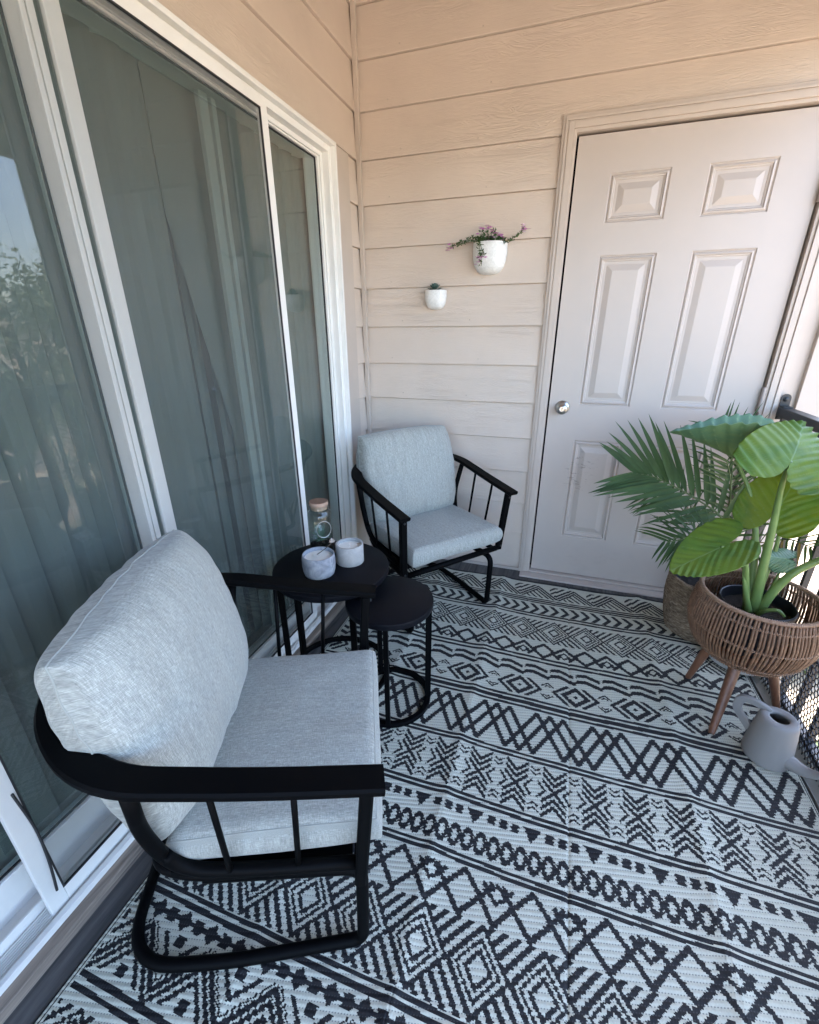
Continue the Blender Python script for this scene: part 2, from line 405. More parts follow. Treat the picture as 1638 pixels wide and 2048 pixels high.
b.build('nail_heads', M['trim'], back)
b = MB(); b.box(-.1, .95, .002, .12, -.2, 2.78); b.box(.95, 2.13, .002, .12, 2.08, 2.78); b.box(1.95, 2.13, .002, .12, -2.9, 2.08); b.box(-.1, 1.95, .002, .12, -2.9, -.2)
b.build('sheathing', M['trim'], back)
b = MB(); b.box(2.025, 2.135, -.022, .125, -.6, 2.78); b.build('end_board', M['trim'], back, bevel=.002)
b = MB(); b.box(.0125, .034, -.034, -.0125, -.02, 2.78); b.build('corner_trim', M['trim'], back, bevel=.002)
b = MB(); b.box(.06, .95, -.020, -.0125, -.004, .012, 0); b.build('base_trim', M['trim'], back)
b = MB(); b.box(-.1, 2.1, .12, 1.9, -2.9, 2.9); b.build('closet_shell', M['trim'], back)
side = empty('siding_wall', (0,0,0), 'beige lap siding side wall around the sliding patio door', 'wall')
DZ = 2.012; DY0, DY1 = -2.74, -.372     # frame outer limits
b = MB(); boards_y(b, -.125, 0, [z for z in allz if z > -.2]); boards_y(b, -4.2, -.125, [2.80, 2.60, 2.417, 2.236, 2.053]); boards_y(b, -4.2, -2.89, [z for z in allz if z <= 2.06])
b.build('lap_boards', M['siding_y'], side)
b = MB(); b.box(.001, .016, DY1-.01, -.125, -.02, 2.05); b.box(.001, .016, -2.89, DY0+.01, -.02, 2.05); b.box(.001, .016, DY0+.01, DY1-.01, 2.0, 2.05)
b.build('casing_board', M['trim'], side, bevel=.0015)
b = MB(); b.box(-.035, 0, DY1-.02, .002, -2.9, 2.95); b.box(-.12, 0, -4.2, DY0+.02, -2.9, 2.95); b.box(-.12, 0, DY0+.02, DY1-.02, 2.0, 2.95); b.box(-.12, 0, DY0+.02, DY1-.02, -2.9, -.03)
b.build('sheathing', M['trim'], side)
# ------------------------------------------------------------------ storage door
door = empty('storage_door', (1.449,0,0), 'beige six panel door with round metal knob and scuff marks', 'door')
def under(o, root):       # keep world coordinates for a child of an offset empty
    o.matrix_parent_inverse = root.matrix_basis.inverted() if False else Matrix.Translation(-root.location)
    return o
DX0, DX1, DZ0, DZ1 = 1.008, 1.892, .014, 2.046
pan = [(x0, x1, z0, z1) for (x0, x1) in ((1.149,1.378),(1.511,1.742)) for (z0, z1) in ((.244,.784),(.960,1.609),(1.731,1.909))]
mb = MB(); YF = .004
xs = [DX0,1.149,1.378,1.511,1.742,DX1]; zs = [DZ0,.244,.784,.960,1.609,1.731,1.909,DZ1]
for i in range(5):
    for j in range(7):
        if i in (1,3) and j in (1,3,5): continue
        mb.add([(xs[i],YF,zs[j]),(xs[i+1],YF,zs[j]),(xs[i+1],YF,zs[j+1]),(xs[i],YF,zs[j+1])], [(0,1,2,3)])
prof = [(0,0),(.002,.0035),(.006,.0055),(.010,.001),(.015,-.0005),(.019,.005),(.023,.0055),(.025,.0085),(.034,.0085),(.036,.0088),(.060,.0015),(.063,.001)]
for (x0,x1,z0,z1) in pan:
    for (o0,h0),(o1,h1) in zip(prof[:-1], prof[1:]):
        a = [(x0+o0,YF+h0,z0+o0),(x1-o0,YF+h0,z0+o0),(x1-o0,YF+h0,z1-o0),(x0+o0,YF+h0,z1-o0)]
        c = [(x0+o1,YF+h1,z0+o1),(x1-o1,YF+h1,z0+o1),(x1-o1,YF+h1,z1-o1),(x0+o1,YF+h1,z1-o1)]
        mb.add(a+c, [(0,1,5,4),(1,2,6,5),(2,3,7,6),(3,0,4,7)])
    o, h = prof[-1]
    mb.add([(x0+o,YF+h,z0+o),(x1-o,YF+h,z0+o),(x1-o,YF+h,z1-o),(x0+o,YF+h,z1-o)], [(0,1,2,3)])
mb.add([(DX0,YF,DZ0),(DX1,YF,DZ0),(DX1,YF,DZ1),(DX0,YF,DZ1),(DX0,YF+.04,DZ0),(DX1,YF+.04,DZ0),(DX1,YF+.04,DZ1),(DX0,YF+.04,DZ1)],
       [(0,4,5,1),(1,5,6,2),(2,6,7,3),(3,7,4,0),(4,7,6,5)])
under(mb.build('panel', M['door'], door), door)
mb = MB(); mb.box(DX0-.012, DX1+.012, .052, .058, -.02, 2.06); under(mb.build('backing', M['gap'], door), door)
# casing with stepped moulding, mitred look by nested frames
def casing(mb, x0, x1, z1, steps):
    for (o0, o1, yb, yf) in steps:
        # o measured outwards from opening
        mb.box(x0-o1, x0-o0, yf, yb, -.02, z1+o1); mb.box(x1+o0, x1+o1, yf, yb, -.02, z1+o1); mb.box(x0-o0, x1+o0, yf, yb, z1+o0, z1+o1)
mb = MB(); casing(mb, DX0-.009, DX1+.007, DZ1+.009, [(.0,.012,.055,-.020),(.012,.034,.0,-.028),(.034,.039,.0,-.0245),(.039,.048,.0,-.030),(.048,.0595,.0,-.024)])
under(mb.build('frame', M['trim'], door, bevel=.0015), door)
mb = MB(); mb.box(DX0-.01, DX1+.01, -.026, .05, -.02, .010); mb.box(.950, 1.955, -.086, -.0315, -.02, .004); under(mb.build('threshold', M['trim'], door, bevel=.003), door)
for z in (.25, 1.02, 1.80):
    mb = MB(); mb.tube([(DX1+.006, -.0145, z-.052),(DX1+.006, -.0145, z+.052)], .0085, 12); mb.box(DX1-.0, DX1+.006, -.008, .004, z-.05, z+.05)
    under(mb.build('hinge', M['steel_paint'], door), door)
kn = MB()
KP = [(.034,0),(.034,.004),(.030,.009),(.013,.012),(.012,.030),(.020,.036),(.0265,.046),(.0268,.054),(.022,.062),(.012,.0645),(.0105,.0625),(.0,.0625)]
kn.lathe(KP, seg=32); kn.v = [(p[0]+1.072, YF-p[2], p[1]+.945) for p in kn.v]
ko = under(kn.build('knob', M['nickel'], door, angle=50), door)
kk = MB(); kk.box(1.0705, 1.0735, YF-.0632, YF-.0620, .9385, .9515); k2 = kk.build('keyhole', M['gap'], ko); k2.matrix_parent_inverse = Matrix.Identity(4)

# ------------------------------------------------------------------ sliding patio door
pd = empty('sliding_patio_door', (0,-1.55,0), 'white framed sliding glass patio door with insect screen', 'door')
def U(o): return under(o, pd)
def frame_yz(mb, y0, y1, z0, z1, w, x0, x1, wt=None, wb=None):
    wt = w if wt is None else wt; wb = w if wb is None else wb
    mb.box(x0, x1, y0, y0+w, z0, z1); mb.box(x0, x1, y1-w, y1, z0, z1)
    mb.box(x0, x1, y0+w, y1-w, z1-wt, z1); mb.box(x0, x1, y0+w, y1-w, z0, z0+wb)
mb = MB()
SZ = .045
# flange, return and stepped jamb / head
for (yo, x0, x1) in ((0,.0165,.080),(.014,-.10,.058),(.036,-.10,.030)):
    w = (.014, .022, .016)[(0,.014,.036).index(yo)]
    mb.box(max(x0,-.05), x1, DY1-yo-w, DY1-yo, -.02, DZ-yo); mb.box(x0, x1, DY0+yo, DY0+yo+w, -.02, DZ-yo)
    mb.box(x0, x1, DY0+yo+w, DY1-yo-w, DZ-yo-w, DZ-yo)
U(mb.build('frame', M['vinyl'], pd, bevel=.0015))
mb = MB()
mb.box(-.10, .100, DY0+.014, DY1-.014, -.02, .030); mb.box(.086, .100, DY0, DY1, .030, .045)
for k in range(7): mb.box(.040+k*.006, .0425+k*.006, DY0+.03, DY1-.03, .030, .036)
mb.box(.028, .034, DY0+.03, DY1-.03, .030, .062); mb.box(-.06, -.02, DY0+.03, DY1-.03, .030, .058)
U(mb.build('sill_track', M['vinyl'], pd, bevel=.001))
# fixed panel (right) and sliding panel (left)
def sash(y0, y1, xc, z0, z1, w=.062, wb=.075, nm='fixed_panel'):
    mb = MB(); frame_yz(mb, y0, y1, z0, z1, w, xc-.018, xc+.018, None, wb)
    f = U(mb.build(nm, M['vinyl'], pd, bevel=.003))
    g1 = MB(); frame_yz(g1, y0+w-.001, y1-w+.001, z0+wb-.001, z1-w+.001, .0045, xc+.002, xc+.008)
    s1 = g1.build('gasket', M['rubber'], f); s1.matrix_parent_inverse = Matrix.Identity(4)
    g2 = MB(); g2.box(xc-.004, xc+.004, y0+w-.004, y1-w+.004, z0+wb-.004, z1-w+.004)
    s2 = g2.build('pane', M['glass'], f); s2.matrix_parent_inverse = Matrix.Identity(4)
    return f
sash(-1.56, -.40, .004, .038, 1.985, w=.030, wb=.07)
sash(-2.72, -1.475, -.038, .055, 1.975, w=.075, wb=.085, nm='sliding_panel')
mb = MB(); mb.box(.0225, .034, -1.515, -1.478, .06, 1.965); mb.box(.0225, .030, -1.562, -1.550, .06, 1.965); mb.box(.0225, .028, -1.546, -1.530, .06, 1.965)
mb.box(-.03, .0225, -1.5, -1.478, .06, 1.965)
U(mb.build('interlock_stile', M['vinyl'], pd, bevel=.002))
# interior upright behind the fixed panel: two pale strips
mb = MB(); mb.box(-.036, -.020, -1.040, -1.003, .06, 1.95); mb.box(-.038, -.022, -.985, -.965, .06, 1.95)
U(mb.build('inner_upright', M['upright_pale'], pd, bevel=.002))
# sliding insect screen
sc = MB()
SY0, SY1, SX = -2.085, -.842, .066
frame_yz(sc, SY0, SY1, .034, 1.985, .038, SX-.006, SX+.008, .034, .05)
so = U(sc.build('screen_door', M['vinyl'], pd, bevel=.0015))
s = MB(); s.add([(SX+.001, SY0+.03, .06), (SX+.001, SY1-.03, .06), (SX+.001, SY1-.03, 1.96), (SX+.001, SY0+.03, 1.96)], [(0,1,2,3)])
q = s.build('screen_mesh', M['screen'], so); q.matrix_parent_inverse = Matrix.Identity(4)
s = MB(); frame_yz(s, SY0+.036, SY1-.036, .082, 1.953, .004, SX+.003, SX+.0088)
q = s.build('spline_cord', M['rubber'], so); q.matrix_parent_inverse = Matrix.Identity(4)
s = MB(); s.tube(spline([(SX+.012, SY0+.028, .42),(SX+.014, SY0+.036, .3),(SX+.02, SY0+.030, .2),(SX+.022, SY0+.02, .11)]), .0028, 6)
q = s.build('loose_seal', M['rubber'], so, smooth=True); q.matrix_parent_inverse = Matrix.Identity(4)
# timber under the sill
sb = MB(); sb.box(.0165, .128, -4.15, -.05, -.012, .026)
tag(sb.build('sill_board', M['sill_wood'], None, bevel=.004), 'weathered bare timber board under the white patio door sill', 'board')

# room and blinds behind the glass
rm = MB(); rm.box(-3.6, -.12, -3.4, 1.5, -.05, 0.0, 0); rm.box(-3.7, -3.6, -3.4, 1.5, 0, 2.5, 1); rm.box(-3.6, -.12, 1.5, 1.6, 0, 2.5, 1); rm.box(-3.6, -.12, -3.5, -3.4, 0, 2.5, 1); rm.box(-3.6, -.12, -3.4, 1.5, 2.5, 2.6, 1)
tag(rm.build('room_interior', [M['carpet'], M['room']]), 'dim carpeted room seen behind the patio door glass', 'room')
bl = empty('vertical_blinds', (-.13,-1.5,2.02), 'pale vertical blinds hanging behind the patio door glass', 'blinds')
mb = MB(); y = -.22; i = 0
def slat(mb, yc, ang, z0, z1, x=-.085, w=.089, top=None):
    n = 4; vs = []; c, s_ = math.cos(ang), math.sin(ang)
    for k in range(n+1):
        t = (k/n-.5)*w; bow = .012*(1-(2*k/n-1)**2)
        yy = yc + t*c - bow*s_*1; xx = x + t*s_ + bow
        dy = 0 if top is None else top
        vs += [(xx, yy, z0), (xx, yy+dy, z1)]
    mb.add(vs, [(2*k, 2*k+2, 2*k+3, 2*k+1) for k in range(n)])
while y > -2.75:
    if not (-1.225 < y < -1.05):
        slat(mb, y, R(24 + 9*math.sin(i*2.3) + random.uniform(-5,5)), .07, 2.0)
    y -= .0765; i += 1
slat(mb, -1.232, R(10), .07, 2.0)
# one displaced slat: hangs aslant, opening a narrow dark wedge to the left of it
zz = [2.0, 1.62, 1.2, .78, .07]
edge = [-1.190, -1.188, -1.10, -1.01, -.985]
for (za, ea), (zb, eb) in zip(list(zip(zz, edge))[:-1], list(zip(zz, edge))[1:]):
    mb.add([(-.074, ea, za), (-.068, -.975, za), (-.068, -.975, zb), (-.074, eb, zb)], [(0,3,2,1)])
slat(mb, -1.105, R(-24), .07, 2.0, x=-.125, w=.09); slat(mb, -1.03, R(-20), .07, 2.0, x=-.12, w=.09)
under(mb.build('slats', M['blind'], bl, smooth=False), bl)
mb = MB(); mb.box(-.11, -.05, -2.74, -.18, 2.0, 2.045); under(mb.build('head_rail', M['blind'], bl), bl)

# ------------------------------------------------------------------ patterned rug
def zig(x, P, c, amp, ph=0.0):           # triangle wave, peak (smaller v) at x = ph
    t = np.abs(((x-ph)/P + .5) % 1.0 - .5)*2      # 0 at peak .. 1 at low
    return c - amp + 2*amp*t
def frac(x, P, c0): return ((x-c0)/P + .5) % 1.0 - .5
def seg(px, py, ax, ay, bx, by, w):
    dx, dy = bx-ax, by-ay; L2 = dx*dx+dy*dy
    t = np.clip(((px-ax)*dx+(py-ay)*dy)/L2, 0, 1)
    return (px-ax-t*dx)**2+(py-ay-t*dy)**2 < w*w
def hatch_diamonds(x, v, P, c0, vc, hy, flip=1):
    w = frac(x, P, c0)*P; yy = (v-vc)*flip; hx = P/2
    d = np.abs(w)/hx + np.abs(yy)/hy
    out = (np.abs(d-1.0) < .07) | (np.abs(d-.79) < .06)
    out |= (np.abs(d-.33) < .075)
    out |= (np.abs(d-.56) < .06) & (w > -.006)
    # hatching in the triangles above and below
    o = d > 1.07
    up = o & (yy < 0); dn = o & (yy > 0)
    # distance across the lattice edges
    w2 = frac(x, P, c0+hx)*P
    e1 = (w2/hx*1.0 + yy/hy)      # constant along rising edges
    e2 = (w2/hx*1.0 - yy/hy)
    out |= up & ((np.mod(e1*2.5+.15, 1.0)) < .48) & (yy > -hy*.97)
    out |= dn & ((np.mod(e2*2.5+.15, 1.0)) < .48) & (yy < hy*.97)
    return out
def chain(x, v, P, c0, vt, vb, flip=1):
    """tall diamonds alternating with small crossed diamonds"""
    if flip < 0: vv = vb + vt - v
    else: vv = v
    w = frac(x, P, c0)*P; h = (vb-vt); out = np.zeros(np.broadcast(x, v).shape, bool); T = .0075
    ww = np.abs(w)
    # diamond: top (0,0) -> (.235P,.5h) -> bottom (0,h)
    q = vv - vt
    out |= seg(ww, q, 0, 0, .27*P, .50*h, T) | seg(ww, q, .27*P, .50*h, 0, h, T)
    # link that crosses over to the small diamond
    out |= seg(ww, q, .27*P, .50*h, .5*P, .04*h, T) 
    s = np.abs(np.abs(frac(x, P, c0+P/2))*P); qs = q - .62*h
    dd = s/(.12*P)+np.abs(qs)/(.22*h)
    out |= (np.abs(dd-1) < .30)
    out |= seg(ww, q, .20*P, .50*h, .36*P, .88*h, T*.9) & (s > .09*P)
    out |= seg(ww, q, .34*P, .82*h, .40*P, .60*h, T)
    return out
def rug_dark(x, v):
    x, v = np.broadcast_arrays(x, v)
    out = np.zeros(x.shape, bool)
    def st(a, t):
        return np.abs(v-a) < t/2
    out |= (v < .146)
    for a, t in ((.3025,.010),(.3195,.013),(.336,.010),(.4405,.0125),(.4615,.0115),(.7675,.0125),(.7905,.0125),(1.0160,.0115),(1.038,.0185),(1.0600,.0115),
                 (1.2655,.0095),(1.2815,.0095),(1.4655,.0095),(1.4815,.011),(1.6345,.0088),(1.6485,.0100),(1.941,.0095),(1.9585,.0120),(2.1345,.012),(2.155,.0095)):
        out |= st(a, t)
    # A: zigzag hatch
    b = (v > .160) & (v < .294); P = .1845; c = .227
    zA = zig(x, P, c, .052, 1.0655); w = frac(x, P, 1.0655)*P
    a_ = b & ((np.abs(v-zA) < .0082) | (np.abs(v-zA-.023) < .0076) & (v < .29))
    up = b & (v < zA-.014) & (v > .166); dn = b & (v > zA+.032) & (v < .286)
    s1 = (w/(P/2) + (v-c)/.052*.5*2*.5); s2 = (w/(P/2) - (v-c)/.052*.5)
    a_ |= up & (np.mod(s1*2.6+.2, 1) < .46) & (w < .0) ; a_ |= up & (np.mod(s1*2.6+.2, 1) < .46) & (w > .06)
    a_ |= dn & (np.mod(s2*3.0+.1, 1) < .42) & (w > -.075)
    out |= a_
    # B: arrow chevrons
    b = (v > .352) & (v < .432); k = frac(x + np.abs(v-.394)*.75, .0478, 1.215)*.0478
    out |= b & (np.abs(k) < .0105)
    # C: hatched diamonds
    b = (v > .482) & (v < .664); out |= b & hatch_diamonds(x, v, .1408, 1.0135, .571, .082)
    # D: chain
    b = (v > .660) & (v < .762); out |= b & chain(x, v, .1713, .9425, .669, .756)
    # E: waves
    ph = frac(x, .0998, .741)*.0998
    def wave(o):
        t = ((x-.741)/.0998) % 1.0
        return o + np.interp(t, [0,.07,.42,.62,1.0], [.018,.0,.0,.004,.030]) if False else o + np.interp(t, [0,.10,.42,1.0], [.022,.006,.0,.022])
    out |= (np.abs(v-(wave(.822))) < .0092) & (np.abs(ph) > .0045)
    out |= (np.abs(v-(wave(.857))) < .0098)
    # F: eyes
    b = (v > .893) & (v < 1.006); P = .2085; w = frac(x, P, 1.034)*P; y = v-.950
    d = np.abs(w)/.055 + np.abs(y)/.052
    f = (np.abs(d-.80) < .22) | (d < .17)
    f |= (np.abs(d-1.44) < .17) & (np.abs(w) > .022) & (np.abs(y) < .05)
    w2 = frac(x, P, 1.034+P/2)*P
    for s_ in (-1, 1):
        yy = (y*s_); t = np.abs(w2)/.026 + (yy+.0)/.03
        f |= (np.abs(t-(-.75)) < .0)  
        yv = -y*s_ - .022
        f |= (np.abs(yv - (.020-np.abs(w2)*.85)) < .0042) & (np.abs(w2) < .024)
        f |= (np.abs(yv - (.007-np.abs(w2)*.7)) < .0035) & (np.abs(w2) < .012)
    out |= b & f
    # G: lattice of three offset zigzags
    b = (v > 1.073) & (v < 1.256)
    for ph_ in (1.1095, 1.1555, 1.2010):
        z = zig(x, .1895, 1.1645, .086, ph_); out |= b & (np.abs(v-z) < .0160)
    # H: chevron crosses
    b = (v > 1.290) & (v < 1.460); P = .1157; w = frac(x, P, 1.1800)*P; y = v-1.374; aw = np.abs(w); ay = np.abs(y)
    hmask = aw < .036
    f = np.zeros(x.shape, bool)
    for k in range(2):
        off = .033 + k*.0225
        f |= (np.abs(ay - (off + aw*1.0) + .010) < .0074) & hmask & (ay < .085)
    f |= (np.abs(ay-aw*1.0) < .0075) & (aw < .036)
    w2 = frac(x, P, 1.1800+P/2)*P; a2 = np.abs(w2)
    f |= (np.abs((a2/.031+ay/.036)-1) < .17) & (a2 > .008)
    for k in range(2): f |= (np.abs(ay-(.046+k*.0155+a2*.7)) < .0034) & (a2 < .0155)
    out |= b & f
    # I: triangles and blocks
    w = np.mod(x-1.101, .1605); b = (v > 1.5025) & (v < 1.527)
    f = b & ((w > .062) & (w < .085) | (w > .0965) & (w < .1185) | (w > .129) & (w < .1505))
    f |= (v > 1.500) & (v < 1.543) & (np.abs(w-.0255) < (1.543-v)*.60)
    out |= f
    # J: beads
    w = np.abs(frac(x, .0362, 1.103))*.0362; y = np.abs(v-1.589)
    e = (w/.0168)**2 + (y/.030)**2; e2 = (w/.0075)**2+(y/.016)**2
    out |= (e < 1.15) & (e2 > 1)
    out |= (w > .0125) & (y < .008)
    # K: chain mirrored
    b = (v > 1.655) & (v < 1.768)
    if b.any(): out |= b & chain2(x, v, .1713, .9725, 1.662, 1.760)
    # L: big hatched diamonds
    b = (v > 1.764) & (v < 1.934); out |= b & big_diamonds(x, v, .1412, 1.0390, 1.848, .083)
    # M: diced row
    w = frac(x, .0392, .633); k = np.floor((x-.633)/.0392+.5) % 2; w = np.abs(w)*.0392; y = np.abs(v-1.987)
    f = ((k == 0) & (w < .0125) & (y < .0125)) | ((k == 1) & (w+y < .0205)) | ((w > .0125) & (y < .0045))
    out |= f
    # N: double zigzag with inner chevrons
    b = (v > 2.008) & (v < 2.128); P = .1725; ph_ = .291
    z = zig(x, P, 2.063, .045, ph_); f = (np.abs(v-z) < .0085) | (np.abs(v-z-.021) < .0072) | (np.abs(v-z+.0165) < .0028)
    w = np.abs(frac(x, P, ph_))*P
    f |= (np.abs(v-z-.045) < .0068) & (v < 2.118) & (w < .058); w3 = np.abs(frac(x, P, ph_+P/2))*P
    f |= (np.abs(v-z+.045) < .0068) & (v > 2.015) & (w3 < .058)
    f |= (w < .012) & (np.abs(v-2.105) < .011); f |= (w3 < .012) & (np.abs(v-2.022) < .011)
    out |= b & f
    b = (v > 2.175) & (v < 2.33); out |= b & hatch_diamonds(x, v, .150, .27, 2.252, .076)
    return out
def big_diamonds(x, v, P, c0, vc, hy):
    hx = P/2; w = frac(x, P, c0)*P; y = v-vc; d = np.abs(w)/hx + np.abs(y)/hy
    o = (np.abs(d-.40) < .085)
    o |= (np.abs(d-.66) < .07) & (w > -.012) | (np.abs(d-.70) < .06) & (w <= -.012)
    o |= (np.abs(d-.95) < .085)
    w2 = frac(x, P, c0+hx)*P; e1 = w2/hx + y/hy; e2 = w2/hx - y/hy
    o |= (d > 1.03) & (y < 0) & (np.mod(e1*2.3+.2, 1) < .52) & (d < 1.03+.9*(1-np.abs(w2)/hx*.1))
    o |= (d > 1.03) & (y > 0) & (np.mod(e2*2.3+.2, 1) < .52)
    return o
def chain2(x, v, P, c0, vt, vb):
    w = np.abs(frac(x, P, c0))*P; h = vb-vt; q = v-vt; T = .0065
    o = seg(w, q, 0, 0, .27*P, .5*h, T) | seg(w, q, .27*P, .5*h, 0, h, T)
    o |= seg(w, q, .27*P, .5*h, .5*P, h, T)
    s = np.abs(frac(x, P, c0+P/2))*P
    o |= np.abs(s/(.125*P)+np.abs(q-.32*h)/(.21*h)-1) < .32
    o |= seg(w, q, .28*P, .48*h, .41*P, .12*h, T*.9)
    o |= seg(w, q, .30*P, .16*h, .40*P, .38*h, T*.9)
    return o
def make_rug():
    X0, X1, V0, V1 = .190, 1.912, .132, 3.05
    dx, dv = .0025, .0026
    nx = int((X1-X0)/dx); nv = int((2.32-V0)/dv)
    x = X0 + (np.arange(nx)+.5)*dx; v = V0 + (np.arange(nv)+.5)*dv
    XX, VV = np.meshgrid(x, v)
    # weave quantisation: each yarn row is read at its own slightly shifted position
    rowj = (rng.uniform(-.0016, .0016, nv)[:, None] + np.where((np.arange(nv)//2 % 2)[:, None] == 0, .0013, -.0013))*np.interp(v, [0,.7,1.6], [.45,.7,1.1])[:, None]
    wob = .0035*np.sin(XX*3.1+1.0) + .002*np.sin(XX*9.0)
    D = rug_dark(XX + rowj, VV + wob)
    edge = (XX < X0+.006) | ((XX > X0+.0095) & (XX < X0+.0128)) | (XX > X1-.006) | ((XX < X1-.0095) & (XX > X1-.0128))
    lt = (XX < X0+.017) | (XX > X1-.017)
    D = np.where(lt, edge, D)
    # beyond the detailed part, coarser: mirrored repeat of the pattern (hidden behind the camera)
    gx = X0 + np.arange(nx+1)*dx; gv = V0 + np.arange(nv+1)*dv
    GX, GV = np.meshgrid(gx, gv)
    def fold(xx):
        z = np.zeros_like(xx)
        for f, a, w in ((.535,.007,.022),(.872,.0085,.024),(1.225,-.0012,.012),(1.565,.0085,.026)):
            z += a*1.25*np.exp(-np.abs(xx-f)/w) - .0030*np.exp(-(np.abs(xx-f)/.0030)**2)
        return z
    Z = .0035 + fold(GX + .006*np.sin(GV*2.0)) + .0012*(1+np.sin(GX*17+GV*5)*np.sin(GV*11)) 
    Z = np.where((GX < X0+.004) | (GX > X1-.004), .0015, Z)
    # gentle curl of the right hand edge
    xe = GX + .010*np.sin((GV-.3)*2.4)*(GX-X0)/(X1-X0)
    co = np.stack([xe, -GV, Z], -1).reshape(-1, 3)
    idx = np.arange((nv+1)*(nx+1)).reshape(nv+1, nx+1)
    F = np.stack([idx[:-1,:-1], idx[1:,:-1], idx[1:,1:], idx[:-1,1:]], -1).reshape(-1, 4)
    me = bpy.data.meshes.new('woven_rug'); me.vertices.add(len(co)); me.vertices.foreach_set('co', co.astype(np.float32).ravel())
    me.loops.add(F.size); me.loops.foreach_set('vertex_index', F.astype(np.int32).ravel())
    me.polygons.add(len(F)); me.polygons.foreach_set('loop_start', np.arange(0, F.size, 4, dtype=np.int32)); me.polygons.foreach_set('loop_total', np.full(len(F), 4, np.int32))
    at = me.attributes.new('yarn', 'FLOAT', 'FACE'); at.data.foreach_set('value', D.astype(np.float32).ravel())
    me.update(calc_edges=True); me.shade_smooth()
    mt = mat('woven_polypropylene', (.5,.5,.5), .6, spec=.2)
    a = N(mt, 'ShaderNodeAttribute'); a.attribute_name = 'yarn'
    tc = N(mt, 'ShaderNodeTexCoord'); sx = N(mt, 'ShaderNodeSeparateXYZ'); L(mt, tc.outputs['Object'], sx.inputs[0])
    X, Y = sx.outputs[0], sx.outputs[1]
    # twill ribs: slanted rows about 13 mm apart made of 6 mm stitches
    t = math_n(mt, 'ADD', math_n(mt, 'MULTIPLY', Y, 1/.0125), math_n(mt, 'MULTIPLY', X, -1/.055))
    rib = math_n(mt, 'SINE', math_n(mt, 'MULTIPLY', t, 6.283))
    st = math_n(mt, 'SINE', math_n(mt, 'MULTIPLY', X, 6.283/.0062))
    pit = math_n(mt, 'MULTIPLY', math_n(mt, 'MAXIMUM', math_n(mt, 'SUBTRACT', rib, .72), 0.0), 3.5)
    pit = math_n(mt, 'MULTIPLY', pit, math_n(mt, 'MAXIMUM', math_n(mt, 'ADD', math_n(mt, 'MULTIPLY', st, .6), .5), 0.0))
    pit = math_n(mt, 'MINIMUM', pit, 1.0)
    nz = noise_tex(mt, tc.outputs['Object'], 260, 2); big = noise_tex(mt, tc.outputs['Object'], 3, 3)
    light = mixc(mt, nz, (.47, .48, .40), (.67, .68, .565)); light = mixc(mt, pit, light, (.17, .19, .18))
    dark = mixc(mt, nz, (.002, .0025, .004), (.010, .011, .015)); dark = mixc(mt, math_n(mt, 'MULTIPLY', pit, .12), dark, (.3, .32, .31))
    c = mixc(mt, a.outputs['Fac'], light, dark); c = mixc(mt, math_n(mt, 'MULTIPLY', big, .18), c, tuple([.12]*3)); setc(mt, c)
    bump(mt, math_n(mt, 'ADD', math_n(mt, 'MULTIPLY', rib, -.5), math_n(mt, 'ADD', math_n(mt, 'MULTIPLY', st, .2), math_n(mt, 'MULTIPLY', a.outputs['Fac'], .5))), .7, .0016)
    me.materials.append(mt)
    o = bpy.data.objects.new('woven_rug', me); col.objects.link(o)
    return tag(o, 'black and white geometric outdoor rug covering the balcony floor', 'rug')
make_rug()

